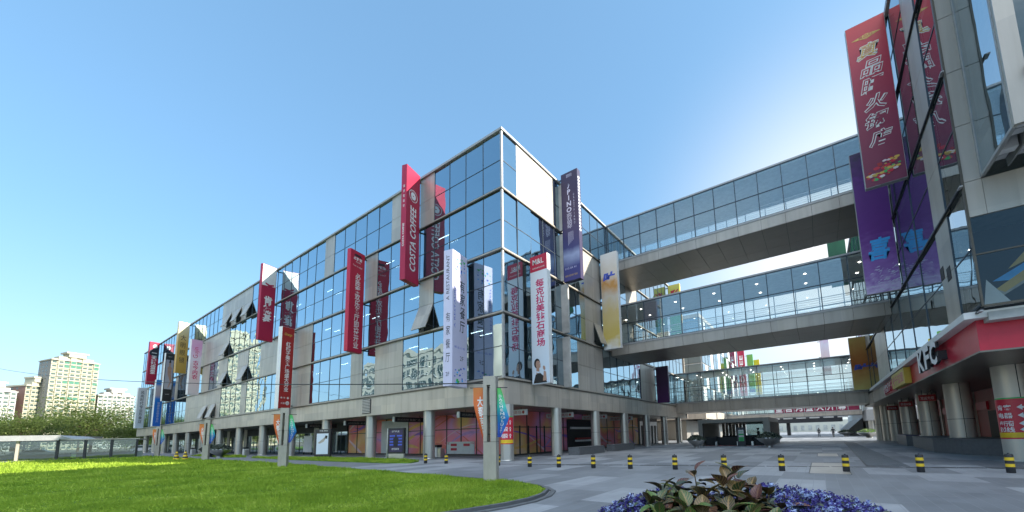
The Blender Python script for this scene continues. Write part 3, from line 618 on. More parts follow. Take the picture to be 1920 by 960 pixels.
# ------------------------------------------------------------------ skybridges
def bridge(label, x0, x1, y0, y1, zf, zg, zt, mod=1.8, panes=True, lamps=True):
    b = thing('skybridge', label, 'skybridge', ((x0+x1)/2, (y0+y1)/2, zf), 'glazed bridges over the plaza')
    xs = [x1-.35-mod*i for i in range(int((x1-x0-.35)/mod)+1)][::-1]
    edges = [x0]+xs+[x1] if xs[0]-x0 > .15 else [x0]+xs[1:]+[x1]
    deck = MB()
    for a, c in zip(edges, edges[1:]):
        deck.box(a+.012, c-.012, y0-.06, y0+.04, zf, zg-.16, 0); deck.box(a+.012, c-.012, y1-.04, y1+.06, zf, zg-.16, 0)
        k = 3
        for q in range(k):
            ya, yb = y0+.05+(y1-y0-.1)*q/k, y0+.05+(y1-y0-.1)*(q+1)/k
            deck.box(a+.012, c-.012, ya+.012, yb-.012, zf-.02, zf+.02, 2)
    deck.box(x0, x1, y0+.041, y1-.041, zf+.021, zg-.16, 1); deck.box(x0, x1, y0-.1, y0+.3, zg-.158, zg, 3); deck.box(x0, x1, y1-.3, y1+.1, zg-.158, zg, 3); deck.box(x0, x1, y0+.301, y1-.301, zg-.158, zg-.02, 4)
    deck.build('deck', ['clad2', 'seam', 'soffit', 'roofm', 'offw'], b)
    rf = MB(); rf.box(x0, x1, y0-.06, y1+.06, zt-.14, zt, 0); rf.box(x0, x1, y0+.1, y1-.1, zt-.34, zt-.142, 1); rf.build('roof', ['roofm', 'ceil'], b)
    zm = zg+(zt-.14-zg)*.52
    for yy, sg in ((y0, -1), (y1, 1)):
        fr = MB()
        for e in edges: fr.box(e-.03, e+.03, yy-.07, yy+.07, zg, zt-.14)
        fr.box(x0, x1, yy-.045, yy+.045, zm-.03, zm+.03); fr.box(x0, x1, yy-.05, yy+.05, zg+.001, zg+.06); fr.box(x0, x1, yy-.05, yy+.05, zt-.2, zt-.141); fr.build('frame', 'mull', b)
        if panes:
            for a, c in zip(edges, edges[1:]):
                g = MB()
                for p, q in ((zg+.06, zm-.03), (zm+.03, zt-.2)):
                    P4 = [(a+.03, yy, p), (c-.03, yy, p), (c-.03, yy, q), (a+.03, yy, q)]
                    g.poly(P4 if sg < 0 else P4[::-1])
                g.build('glass_pane', 'bglass', b)
        hr = MB(); yh = yy-sg*.25
        for a in edges: hr.box(a-.03, a+.03, yh-.02, yh+.02, zg-.02, zg+1.1)
        for k in range(5): hr.tube([(x0, yh, zg+.2+k*.19), (x1, yh, zg+.2+k*.19)], .016, 6)
        hr.tube([(x0, yh, zg+1.12), (x1, yh, zg+1.12)], .03, 6); hr.build('handrail', 'steel', b)
    lm = MB()
    for i, (a, c) in enumerate(zip(edges, edges[1:])):
        if i % 2 == 0:
            for yy in (y0+1.6, y0+4.2): lm.box((a+c)/2-.07, (a+c)/2+.07, yy-.07, yy+.07, zt-.37, zt-.345)
    if lamps: lm.build('ceiling_lamp', 'lamp', b)
    return b
XR = 5.0
bridge('top glazed skybridge meeting the roofline of the corner block', X0+.02, XR-.02, 36.3, 42.8, 18.65, 19.75, 24.14, lamps=False)
bridge('middle glazed skybridge below the top one with ceiling lights', X0+.02, XR-.02, 36.3, 42.8, 9.65, 10.75, 14.9)
bridge('low glazed skybridge set further back above the escalator hall', X0+.02, XR-.02, 57.5, 63.3, 4.45, 5.9, 10.25)
fb = bridge('distant skybridge with red character posters in its windows', X0+.02, 7.0, 96, 102, 4.2, 5.1, 9.4)
mb = MB()
xs = [-7.7+1.8*i for i in range(8)]
for x in xs: mb.box(x+.06, x+1.72, 95.93, 95.96, 5.1, 7.0)
mb.build('poster', 'poster', fb)
for ch, x in zip('皇宫月盛大开幕', xs): letters(fb, ch, (x+.25, 95.92, 5.25), (1, 0, 0), (0, 0, 1), 1.25, 1.5, 'white', bold=.03)
# ------------------------------------------------------------------ building on the right
rb = thing('corner_building', 'grey panel and glass building with red shop fascia on the right side of the plaza', 'building', (10, 40, 0))
YR, YRE = 19.4, 64.0
PA = {0: {1}, 1: {1}, 2: {1}, 3: {1}}
YA = [19.4, 21.5, 23.4] + [23.4+3.4*i for i in range(1, 14)]
wl = MB(); mass = []
for s_ in range(4):
    z0 = LV[s_]+.11 if s_ else 5.75; z1 = LV[s_+1]-.11
    for j in range(len(YA)-1):
        ya, yb = YA[j], min(YA[j+1], YRE)
        if yb <= ya: continue
        if j == 1 or (j in (7, 8, 60, 14) and s_ % 2 == 0) or (j in (10, 11, 18) and s_ == 1):
            zc = (z0+z1)/2
            wl = MB(); wl.box(XR-.01, XR+.12, ya+.012, yb-.012, z0, zc-.012, 0); wl.box(XR-.01, XR+.12, ya+.012, yb-.012, zc+.012, z1, 0); wl.box(XR+.13, XR+.16, ya, yb, z0, z1, 1); wl.build('wall_panel', ['clad2', 'seam'], rb)
        else: add_window(rb, (XR, yb, z0), yb-ya, z1-z0, R(-90), None, 'rglass')
wl = MB()
# front face: light panel strip beside the glass, then the bay that steps out
for k, (a, b_) in enumerate(((8.98, 10.3), (10.32, 12.5), (12.52, 14.7), (14.72, 17.0), (17.02, 19.3), (19.32, 21.6), (21.62, 23.9))):
    wl.box(XR+.02, XR+.50, YR-.02, YR+.12, a, b_, 0)
wl.box(XR+.02, XR+.47, YR+.13, YR+.2, 9, 23.9, 1)
wl.box(XR+.51, 60, YR-.02, YR+.1, 8.98, 10.3, 0)
mb = wl.build('wall', ['clad2', 'seam'], rb)
vb = MB()
for z, y in ((7.6, 22.0), (7.9, 22.9)): vb.box(XR-.03, XR-.012, y, y+.5, z, z+.55)
vb.build('wall_vent', 'dark', rb)
for z in LV[:4]:
    mb = MB(); mb.box(XR-.09, XR-.012, YR-.2, YRE, z-.03, z+.03, 0); mb.box(XR-.13, XR-.04, YR-.3, YR-.02, z-.08, z-.031, 1); mb.build('storey_ledge', ['dsteel', 'roofm'], rb)
MB().box(XR-.1, 60, YR+.2, YRE, 23.9, 24.2).build('roof', 'roofm', rb)
MB().box(XR+.0, 60, YRE, YRE+.2, 4.3, 23.9).build('wall', 'clad2', rb)
mb = MB()
for z in LV[:4]: mb.box(XR+.2, 60, YR+.25, YRE-.05, z-.32, z-.02)
mb.build('floor_slab', 'slab', rb)
mb = MB()
for s_ in range(4): mb.box(XR+5, XR+5.2, YR+2, YRE-.1, LV[s_], LV[s_+1]-.34)
mb.box(59.8, 60, YR+.2, YRE, 0, 23.9); mb.build('inner_wall', 'inwall', rb)
# projecting bay with stepped underside
bx, by0, bz = XR+.5, 16.5, 10.42
bay = MB(); bay.box(bx+.4, 60, by0+.02, by0+.12, 22.8, 24, 0); bay.box(bx+.4, 60, by0-.25, by0+.12, 11.9, 12.1, 0); bay.box(bx+.4, 60, by0-.25, by0+.12, 15.2, 15.4, 0); bay.box(bx, bx+.4, by0-.02, by0+.12, bz-.05, 24, 0); bay.box(bx-.02, bx+.08, by0+.121, YR-.03, bz-.08, bz+.02, 1); bay.box(bx-.03, bx+.06, YR-.12, YR-.021, bz, 24, 1)
bay.box(bx-.02, bx+.06, by0+.12, by0+.22, bz+.021, 24, 1)
bay.box(bx, 60, by0, YR-.03, 24.0, 24.2, 0)
o = bay.build('bay_frame', ['clad2', 'roofm'], rb)
MB().poly([(bx, YR-.12, bz+.03), (bx, by0+.22, bz+.03), (bx, by0+.22, 23.99), (bx, YR-.12, 23.99)]).build('bay_glass', 'rglass', rb)
MB().box(bx+.1, 60, by0+.9, YR-.2, 12.0, 23.9).build('inner_wall', 'inwall', rb)
MB().poly([(bx+.4, by0+.06, 12.1), (60, by0+.06, 12.1), (60, by0+.06, 22.8), (bx+.4, by0+.06, 22.8)]).build('bay_glass', 'dglass', rb)
st = MB()
for i in range(4):
    x = bx+.02+i*.62; st.box(x, x+.04, by0+.1, YR-.04, bz+.05, bz+1.0, 1)             # hanging fins
    for q in range(4): st.box(x+.041, x+.56, by0+.25+q*.72, by0+.25+q*.72+.32, bz+.12+.18*(q % 2), bz+.6, 0)
    st.box(x+.041, x+.6, by0+.12, YR-.05, bz+.9, bz+1.0, 2)
st.box(bx+.3, 60, by0+.12, YR-.05, bz+1.02, bz+1.1, 2)
st.build('stepped_soffit', ['offw', 'roofm', 'clad2'], rb)
for z in (15.6,):
    MB().lathe([(0, z), (.42, z+.05), (.5, z+.2), (.3, z+.5), (.28, z+.9)], bx+1.0, by0-.25, 20).build('wall_light', 'clad2', rb)
# dark shop window above the canopy with a poster behind it
MB().poly([(XR+.03, YR, 5.72), (60, YR, 5.72), (60, YR, 8.95), (XR+.03, YR, 8.95)]).build('shop_window', 'dglass', rb)
mb = MB(); mb.box(XR, XR+.06, YR-.06, YR+.08, 5.7, 23.9); mb.box(XR+.061, 60, YR-.05, YR+.06, 5.66, 5.74); mb.box(XR+.061, 60, YR-.03, YR+.04, 7.55, 7.6); mb.build('frame', 'trim', rb)
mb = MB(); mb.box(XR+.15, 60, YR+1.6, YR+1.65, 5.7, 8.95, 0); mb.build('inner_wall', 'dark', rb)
po = MB(); yy = YR+.5
def sh(pts, m_): po.prism([(x, yy+.002*m_, z) for x, z in pts], (0, .02, 0), m_)
sh([(5.2, 5.75), (5.9, 5.75), (5.35, 6.75)], 0); sh([(5.75, 6.2), (6.9, 7.0), (6.9, 7.35), (5.55, 6.35)], 1); sh([(5.5, 6.65), (6.9, 7.5), (6.9, 7.1), (5.9, 6.6)], 2); sh([(5.9, 7.0), (6.9, 8.2), (7.2, 8.2), (7.0, 7.5)], 1); sh([(5.3, 6.1), (6.3, 6.8), (6.5, 6.6), (5.4, 5.9)], 3)
po.build('window_poster', ['offw', 'gold', 'cyanink', 'post'], rb)
# canopy fascia
ZC0, ZC1 = 4.25, 5.38
fa = MB(); fa.box(XR, XR+.25, 20.2, 37, ZC0, ZC1, 0); fa.box(XR+.251, 60, 20.2, 20.45, ZC0, ZC1, 0); fa.box(XR, XR+.25, 37.002, YRE-6.3, ZC0, ZC1, 1)
fa.build('fascia', ['red', 'clad'], rb)
mb = MB(); mb.box(XR-.38, 60, 19.75, 20.46, ZC1, ZC1+.24); mb.box(XR-.38, XR+.26, 20.461, 52, ZC1, ZC1+.24); mb.box(XR+.0, 60, 20.46, 22, ZC1+.001, ZC1+.2); mb.build('canopy_edge', 'offw', rb)
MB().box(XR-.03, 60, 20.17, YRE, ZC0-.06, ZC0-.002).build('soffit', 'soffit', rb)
MB().box(XR-.05, XR+.2, 54, YRE-6.4, ZC0-.08, ZC1).build('fascia', 'clad', rb)
for i, y in enumerate((25.8, 34.2, 42.6, 51.0, 59.0)): column(rb, 7.2, y, .60, ZC0-.05, 'colr')
column(rb, 6.65, 61.3, .5, ZC0-.05, 'colr'); column(rb, 6.2, 63.2, .5, ZC0-.05, 'colr')
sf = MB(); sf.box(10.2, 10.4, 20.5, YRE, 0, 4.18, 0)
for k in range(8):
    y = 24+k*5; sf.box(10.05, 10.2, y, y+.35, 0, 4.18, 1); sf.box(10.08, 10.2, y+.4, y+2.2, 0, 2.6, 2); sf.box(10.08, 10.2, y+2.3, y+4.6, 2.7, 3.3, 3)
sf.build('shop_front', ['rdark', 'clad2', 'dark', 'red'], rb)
# letter signs on the fascia (each a thing of its own)
k = thing('letter_sign', 'three large white raised capital letters on the red canopy fascia', 'shop sign', (XR, 26, 4.9))
for ch, y1, w in (('K', 27.9, 1.35), ('F', 26.4, 1.05), ('C', 25.2, 1.25)):
    letters(k, ch, (XR-.30, y1, 4.38), (0, -1, 0), (0, 0, 1), w, 1.05, ['white', 'black'], name='letter', bold=.035, depth=.12)
    MB().box(XR-.3, XR-.002, y1-w*.7, y1-w*.3, 4.6, 5.0).build('mount', 'dsteel', k)
s = thing('sign_board', 'yellow sign board with red lettering on the canopy fascia', 'shop sign', (XR, 35, 4.8))
MB().box(XR-.35, XR-.02, 32.6, 37.6, 4.32, 5.32).build('board', 'ochre', s); letters(s, '味千拉面', (XR-.353, 37.2, 4.5), (0, -1, 0), (0, 0, 1), 4.2, .65, 'red2', bold=.02)
s = thing('letter_sign', 'white raised characters on a red board beyond the yellow sign', 'shop sign', (XR, 41, 4.8))
MB().box(XR-.06, XR-.002, 38.2, 44.2, 4.3, 5.3).build('board', 'rdark', s); letters(s, '必胜客欢乐餐厅', (XR-.065, 44, 4.42), (0, -1, 0), (0, 0, 1), 3.9, .75, ['white', 'red'], bold=.03, depth=.1); letters(s, '开业', (XR-.065, 39.9, 4.42), (0, -1, 0), (0, 0, 1), 1.4, .75, ['red', 'red'], bold=.03, depth=.1)
for i, (y, d) in enumerate(((38.5, 'nearest the front columns'), (47, 'behind the middle column'), (55, 'furthest along the arcade'))):
    s = thing('hanging_sign', 'small red sign hung in the right arcade, '+d, 'sign', (6.6, y, 3.6), 'small red arcade signs')
    MB().box(6.1, 7.0, y-.06, y+.06, 3.4, 3.85).build('sign_box', 'rdark', s); letters(s, '欢迎光临', (6.2, y-.062, 3.5), (1, 0, 0), (0, 0, 1), .7, .22, 'offw'); MB().tube([(6.3, y, 3.85), (6.3, y, 4.19)], .02).tube([(6.8, y, 3.85), (6.8, y, 4.19)], .02).build('hanger', 'dsteel', s)
# wrap signs on columns
def wrap(label, cx, cy, r, z0, z1, a0, a1, rows):
    s = thing('column_wrap', label, 'sign', (cx, cy, z0)); n = 20; mb = MB()
    for i in range(n):
        a, b_ = a0+(a1-a0)*i/n, a0+(a1-a0)*(i+1)/n
        for za, zb, m_ in ((z0+.28, z1-.06, 0), (z0+.06, z0+.28, 1), (z0, z0+.06, 0), (z1-.06, z1, 2)):
            mb.poly([(cx+r*math.cos(a), cy+r*math.sin(a), za), (cx+r*math.cos(b_), cy+r*math.sin(b_), za), (cx+r*math.cos(b_), cy+r*math.sin(b_), zb), (cx+r*math.cos(a), cy+r*math.sin(a), zb)], m_)
    mb.build('wrap_sheet', ['red', 'yellow', 'green'], s)
    am = (a0+a1)/2; u = Vector((-math.sin(am), math.cos(am), 0)); c = Vector((cx, cy, 0))+Vector((math.cos(am), math.sin(am), 0))*(r+.004)
    for txt, off, z, w_, h_, rot in rows:
        if txt in '←↑':
            A_ = [(0, .5), (.45, 1), (.45, .66), (1, .66), (1, .34), (.45, .34), (.45, 0)]
            if txt == '↑': A_ = [(1-q, p_) if False else (q, 1-p_) for p_, q in A_]
            mb = MB(); mb.poly([c+u*(off-w_/2+w_*p_)+Vector((0, 0, z+h_*q)) for p_, q in (A_[::-1] if txt == '←' else A_)]); o = mb.build('arrow', 'white', s)
        else: o = letters(s, txt, c+u*(off-w_/2)+Vector((0, 0, z)), u, (0, 0, 1), w_, h_, 'white', bold=.02)
        for v in o.data.vertices:                                   # bend round the column
            q = v.co+root_of(o).location-Vector((cx, cy, 0)); s_ = Vector((q.x, q.y, 0)).dot(u); a = am+s_/r; v.co = Vector((cx+(r+.006)*math.cos(a), cy+(r+.006)*math.sin(a), q.z))-root_of(o).location
    return s
wrap('red arrow wrap on the round corner column of the shopping centre', -17.4, 19.95, .458, 1.1, 2.95, R(-135), R(15), [(t, o_, z, w_, .3, 0) for z in (1.5, 1.95, 2.4) for t, o_, w_ in (('电器街', -.12, .5), ('↑', .3, .2))])
wrap('red arrow wrap with white characters on the nearest right hand column', 7.2, 25.8, .608, .95, 2.75, R(-190), R(-60), [(t, o_, z, w_, .24, 0) for z, a in ((2.2, '肯客'), (1.85, '电器'), (1.5, '步行街'), (1.24, '网线')) for t, o_, w_ in ((a, -.2, .52), ('←', .38, .36))])
# stone benches between the columns
def bench(label, pts, h=.55, top=None):
    b = thing('stone_bench', label, 'bench', (*pts[0], 0)); MB().prism([(x, y, 0) for x, y in pts], (0, 0, h-.06)).build('base', 'stone', b)
    cx = sum(p[0] for p in pts)/len(pts); cy = sum(p[1] for p in pts)/len(pts)
    MB().prism([(cx+(x-cx)*1.03, cy+(y-cy)*1.01, h-.058) for x, y in pts], (0, 0, .06)).build('seat', top or 'stone', b); return b
bench('long dark stone bench between the two nearest right columns', [(6.3, 30.5), (8.4, 27), (8.4, 41.4), (5.9, 41.4), (5.6, 33)], .85)
bench('dark stone bench with a purple top by the third right column', [(5.8, 43.4), (6.6, 43.3), (6.6, 49), (5.9, 49)], .9, 'navy')
bench('dark stone bench between the first and second plaza columns', [(-16.6, 26.4), (-15.7, 26.6), (-15.7, 31), (-16.6, 31.4)], .62)
bench('dark stone bench between the second and third plaza columns', [(-16.6, 33.2), (-15.8, 33.2), (-15.8, 37.9), (-16.6, 38.1)], .62)
# ------------------------------------------------------------------ further buildings along the plaza
fl = thing('shopping_block', 'pale glazed shopping block behind the low skybridge on the left', 'building', (-30, 95, 0))
mb = MB(); mb.box(-60, X0-.1, 76, 121, 4, 24, 0); mb.box(-60, X0-.02, 75.8, 75.98, 23.6, 24.3, 1); mb.box(X0-.08, X0+.05, 76, 121, 23.6, 24.3, 1); mb.box(-60, X0, 75.9, 121, 4, 5.5, 1); mb.build('wall', ['offw', 'clad'], fl)
gp = [((X0, 76+2.5*i, 5.6+4.55*s_), 2.5, 4.4) for i in range(18) for s_ in range(4) if (i*5+s_*3) % 7 > 1]
for p_, w_, h_ in gp: add_window(fl, p_, w_, h_, R(90))
for i in range(4):
    for s_ in range(4): add_window(fl, (X0-.2-2.4*(i+1), 75.95, 5.6+4.55*s_), 2.4, 4.4, 0)
mb = MB()
for i in range(5): mb.lathe([(.45, 0), (.45, 4)], X0-.6, 77+9*i, 16)
mb.box(-59, -22, 80, 118, 0, 4, 0); mb.build('column', 'col', fl)
fr = thing('shopping_block', 'low grey block with a light fascia and ramp wall beyond the right columns', 'building', (10, 110, 0))
mb = MB(); mb.box(7.3, 40, 92, 150, 2.9, 4.9, 0); mb.box(7.6, 40, 93, 150, 4.9, 9, 1); mb.box(9.5, 40, 94, 150, 0, 2.9, 2); mb.build('wall', ['roofm', 'offw', 'dark'], fr)
for i in range(3): column(fr, 7.9, 93+9*i, .45, 2.9, 'col')
mb = MB(); mb.prism([(4.9, 100, 0), (7.2, 100, 0), (7.2, 100, 3.6), (4.9, 100, 1.4)], (0, 40, 0)); mb.build('ramp_wall', 'stone', fr)
cb = thing('skybridge', 'dark covered crossing closing the far end of the plaza', 'skybridge', (-5, 128, 3), 'glazed bridges over the plaza')
mb = MB(); mb.box(-24, 5, 124, 131, 3.4, 6.4, 0)
for x in range(-23, 5, 3): mb.box(x, x+2.2, 123.9, 123.99, 4.4, 5.6, 1)
mb.build('deck', ['dsteel', 'inwall'], cb); MB().box(-13, -11.5, 126, 129, 0, 3.4).box(-7.5, -6.7, 126, 129, 0, 3.4).build('pier', 'dsteel', cb)
eb = thing('shopping_block', 'bright sunlit block at the end of the plaza', 'building', (0, 300, 0))
mb = MB(); mb.box(-60, 60, 300, 320, 0, 7, 0); mb.build('wall', 'office', eb)
mb = MB()
for i in range(30): mb.box(-58+i*4, -56+i*4, 299.8, 299.98, 1, 4, 0)
mb.build('window', 'inwall', eb)['kind'] = 'stuff'
# ------------------------------------------------------------------ office behind the viewer, seen in the corner glass
ob = thing('office_block', 'cream office block with window bands mirrored in the corner glass', 'office building', (-95, -40, 0))
mb = MB(); mb.box(-128, -66, -52, -32, 0, 27.5, 0); mb.box(-128.2, -65.8, -52.2, -31.8, 27.0, 28.1, 0); mb.lathe([(9, 0), (9, 29)], -66, -40, 32, 0); mb.build('wall', ['office'], ob)
c = 0
for i in range(12):
    for fl_ in range(7):
        x = -126.5+i*5; z = 1.6+fl_*3.7
        q = MB(); q.box(x, x+3.4, -31.99, -31.9, z, z+2.0, 0)
        for e in (0, 1.1, 2.2, 3.34): q.box(x+e, x+e+.06, -31.9, -31.86, z, z+2.0, 1)
        q.box(x, x+3.4, -31.9, -31.86, z+1.2, z+1.26, 1); q.box(x-.1, x+3.5, -32, -31.7, z-.2, z-.01, 1)
        q.build('window', ['twin', 'offw'], ob)
# ------------------------------------------------------------------ banners
V = Vector
def banner(label, o, u, L, z0, z1, t, face, body, brackets=None, group='vertical shop banners', strip=None):
    """o: lower left corner (x,y) of the face that shows, u: to the right along it"""
    u = V((*u, 0)).normalized(); n = u.cross(V((0, 0, 1))); b = thing('shop_banner', label, 'banner', (*o, z0), group); O = V((*o, z0)); H = z1-z0
    mb = MB(); mb.obox(O-n*t, u*L, n*t, (0, 0, H)); mb.build('box', body, b)
    mb = MB(); e = .02; mb.obox(O+u*e+V((0, 0, e))+n*.001, u*(L-2*e), n*.006, (0, 0, H-2*e)); mb.build('printed_face', face, b, org=O)
    if strip: MB().obox(O-n*(t-.01)+V((0, 0, .02))-u*.007, n*(t-.02), u*.006, (0, 0, H-.04)).build('printed_edge', strip, b, org=O)
    mb = MB()
    for z in (z0+.35, z0+H/2, z1-.35):
        if brackets == 'r': mb.obox(O-n*(t*.5+.05)+u*L+V((0, 0, z-z0)), u*.42, n*.1, (0, 0, .1))
        else: mb.obox(O-n*(t*.5+.05)-u*.42+V((0, 0, z-z0)), u*.42, n*.1, (0, 0, .1))
    mb.build('bracket', 'dsteel', b)
    F = lambda a, h, d=.010: O+u*(L*a)+V((0, 0, H*h))+n*d
    E = lambda a, h: O-n*(t*(1-a))-u*.012+V((0, 0, H*h))
    return b, u, n, F, E, H
Z = V((0, 0, 1))
ANG = R(15.8); DU = (-math.sin(ANG), math.cos(ANG))
def lban(label, xin, L, z0, z1, t, face, body, strip=None, **kw):
    inner = V((xin, 19.05)); o = inner-V(DU)*L
    return banner(label, o, DU, L, z0, z1, t, face, body, 'r', 'banners along the lawn side', strip)
def vtext(s): return '\n'.join(s)
# coffee banner
b, u, n, F, E, H = lban('tall crimson banner with a round emblem and white capitals reading upwards near the roof corner', -26.1, 1.67, 14.1, 23.9, .5, 'crim', 'crim')
letters(b, 'COSTA COFFEE', F(.30, .10), u, Z, .72, H*.565, 'white', rot=True, bold=.02, shear=.12)
def ring(b, F, u, ca, ch, r, mt, r0=.8, name='emblem'):
    mb = MB(); c = F(ca, ch, .012); k = 28
    for i in range(k):
        a0, a1 = 6.283*i/k, 6.283*(i+1)/k
        mb.poly([c+u*(r*r0*math.cos(a0))+Z*(r*r0*math.sin(a0)), c+u*(r*math.cos(a0))+Z*(r*math.sin(a0)), c+u*(r*math.cos(a1))+Z*(r*math.sin(a1)), c+u*(r*r0*math.cos(a1))+Z*(r*r0*math.sin(a1))])
    return mb.build(name, mt, b)
ring(b, F, u, .5, .76, .52, 'white', .9); ring(b, F, u, .5, .76, .30, 'white', .2)
letters(b, 'COSTA', F(.34, .785, .013), u, Z, .5, .12, 'white'); letters(b, 'COFFEE', F(.34, .725, .013), u, Z, .5, .12, 'white')
letters(b, 'COSTA COFFEE', E(.35, .28), n, Z, .17, H*.2, 'white', rot=True, bold=.02); letters(b, vtext('咖世家咖啡'), E(.36, .62), n, Z, .16, H*.2, 'white', line=1.6)
# pizza banner
b, u, n, F, E, H = lban('tall red banner with a row of eleven white characters below a small white logo', -34.44, 1.66, 9.6, 19.28, .42, 'red2', 'red2')
letters(b, vtext('必胜客欢乐餐厅即将开业'), F(.36, .04), u, Z, .62, H*.74, 'white', bold=.015, line=.95)
MB().prism([F(.2, .945), F(.8, .945), F(.68, .965), F(.32, .965)], n*.01).build('emblem', 'ink', b); letters(b, '必胜客', F(.2, .905), u, Z, 1.0, .32, 'white', bold=.03); letters(b, '欢乐餐厅', F(.36, .882), u, Z, .6, .16, 'white'); letters(b, 'Time to enjoy', F(.16, .835), u, Z, 1.1, .2, 'white', shear=.3)
# red banner with three big characters
b, u, n, F, E, H = lban('crimson banner with three large white characters rising above the roof', -55.37, 1.75, 14.1, 23.8, .4, 'crim', 'crim')
letters(b, vtext('肯德基'), F(.2, .24), u, Z, 1.1, H*.35, 'white', bold=.03)
MB().prism([F(.02, .70, .008), F(.98, .70, .008), F(.98, .995, .008), F(.02, .995, .008)], n*.004).build('print_panel', 'offw', b)
MB().prism([F(.02, .70, .013), F(.98, .70, .013), F(.98, .73, .013), F(.02, .715, .013)], n*.002).prism([F(.25, .74, .013), F(.55, .715, .013), F(.85, .74, .013), F(.85, .76, .013), F(.55, .745, .013), F(.25, .76, .013)], n*.002).build('emblem', 'crim', b)
# food court banner
b, u, n, F, E, H = lban('red banner with white side edge and yellow script reaching down to the fascia', -49.12, 1.45, 5.3, 14.65, .6, 'rdark', 'white', 'white')
letters(b, vtext('红橘子美食广场盛大开业'), F(.36, .21), u, Z, .56, H*.61, 'white', bold=.02, line=.95); letters(b, 'Orange', F(.2, .885), u, Z, .9, .42, 'gold', shear=.3, bold=.02)
ring(b, F, u, .72, .07, .22, 'offw', .0); letters(b, '5层', F(.62, .055, .014), u, Z, .28, .22, 'rdark'); letters(b, '东翼', F(.2, .055), u, Z, .45, .22, 'white'); letters(b, '✿ ❀ ♣', F(.15, .12), u, Z, 1.0, .26, 'offw')
letters(b, vtext('红橘子美食广场盛大开业'), E(.42, .3), n, Z, .12, H*.45, 'lav', line=1.1)
# restaurant banner at the corner
inner = V((-20.35, 19.05)); a8 = R(12); du8 = V((-math.sin(a8), math.cos(a8))); o8 = inner-du8*1.72
b, u, n, F, E, H = banner('lavender white banner with black brush characters and blue flowers near the corner', o8, du8, 1.72, 5.1, 14.8, .75, 'lav', 'lav', 'r', 'banners along the lawn side', 'lav')
letters(b, vtext('有家餐厅'), F(.48, .40), u, Z, .62, H*.40, 'ink', bold=.01, line=1.05); letters(b, 'A RESTAURANT', F(.1, .42), u, Z, .16, H*.4, 'blueink', rot=True); letters(b, '2F', F(.5, .19), u, Z, .42, .32, 'ink'); letters(b, '精·品·川·菜', F(.14, .275), u, Z, 1.2, .16, 'blueink')
letters(b, 'A RESTAURANT', E(.3, .62), n, Z, .26, H*.34, 'ink', rot=True); letters(b, vtext('有家餐厅'), E(.28, .17), n, Z, .36, H*.36, 'ink', line=1.3); letters(b, '2F', E(.3, .07), n, Z, .3, .28, 'ink')
fm = MB(); r2 = random.Random(3)
for cx_, ch_, kk in ((.5, .08, 26), (.45, .9, 22)):
    for i in range(kk):
        c = F(cx_+r2.uniform(-.36, .36), ch_+r2.uniform(-.06, .06), .012+.0006*i); r_ = r2.uniform(.04, .12)
        fm.poly([c+u*(r_*math.cos(a))+Z*(r_*(.7+.3*math.sin(3*a))*math.sin(a)) for a in [6.283*q/10 for q in range(10)]], r2.choice((0, 0, 1, 2)))
fm.build('flower_print', ['blueink', 'cyanink', 'green'], b)
# far banners on the lawn side
b, u, n, F, E, H = lban('pink floral banner with red characters and looping script', -84.86, 1.55, 9.75, 19.1, .5, 'p_pink', 'offw'); letters(b, vtext('古今内衣'), F(.25, .28), u, Z, .8, H*.34, 'magenta', bold=.02); letters(b, 'Gujin', F(.2, .66), u, Z, .9, 1.9, 'magenta', rot=True)
b, u, n, F, E, H = lban('golden banner with dark brush writing and a pale top', -93.79, 1.6, 14.4, 23.85, .45, 'p_gold', 'offw', 'p_gold'); letters(b, vtext('大明眼镜'), F(.25, .2), u, Z, .8, H*.55, 'ink', line=1.2)
b, u, n, F, E, H = lban('black framed banner with a pale figure photograph', -102.44, 1.44, 9.95, 19.3, .45, 'black', 'offw')
MB().prism([F(.1, .25), F(.9, .25), F(.9, .86), F(.1, .86)], n*.006).build('photo_print', 'p_photo', b)
fg = MB()
fg.prism([F(.42, .74, .017), F(.6, .74, .017), F(.62, .81, .017), F(.5, .84, .017), F(.4, .80, .017)], n*.002, 0); fg.prism([F(.35, .55, .018), F(.7, .55, .018), F(.75, .7, .018), F(.5, .745, .018), F(.3, .7, .018)], n*.002, 0); fg.prism([F(.38, .55, .019), F(.7, .55, .019), F(.85, .42, .019), F(.55, .28, .019), F(.45, .28, .019), F(.66, .41, .019)], n*.002, 0); fg.prism([F(.4, .8, .02), F(.64, .8, .02), F(.6, .855, .02), F(.46, .86, .02)], n*.002, 1)
fg.build('figure_print', ['skin', 'hair'], b); letters(b, 'FASHION', F(.3, .14), u, Z, .6, .12, 'offw'); letters(b, 'BEAUTY', F(.3, .92), u, Z, .6, .12, 'offw')
b, u, n, F, E, H = lban('blue banner with a pale photo band over small vertical characters', -109.3, 1.25, 5.4, 14.8, .5, 'p_blue', 'offw'); letters(b, vtext('健康美容健身会所'), F(.38, .08), u, Z, .42, H*.44, 'lav')
b, u, n, F, E, H = lban('crimson and black banner with four white characters, above the pale blue one', -116.52, 1.6, 14.55, 23.8, .5, 'crim', 'crim'); letters(b, vtext('一天硕造型'), F(.25, .25), u, Z, .9, H*.5, 'white', bold=.03); MB().prism([F(.02, .8, .008), F(.98, .9, .008), F(.98, .6, .008), F(.02, .7, .008)], n*.001).build('print_panel', 'ink', b); ring(b, F, u, .55, .9, .4, 'offw', 0)
b, u, n, F, E, H = lban('pale blue banner with a column of dark characters at the far end', -124.73, 1.45, 5.5, 14.6, .5, 'p_white', 'white', 'white'); letters(b, vtext('风尚时代专业形象店'), F(.3, .12), u, Z, .62, H*.8, 'ink', bold=.01)
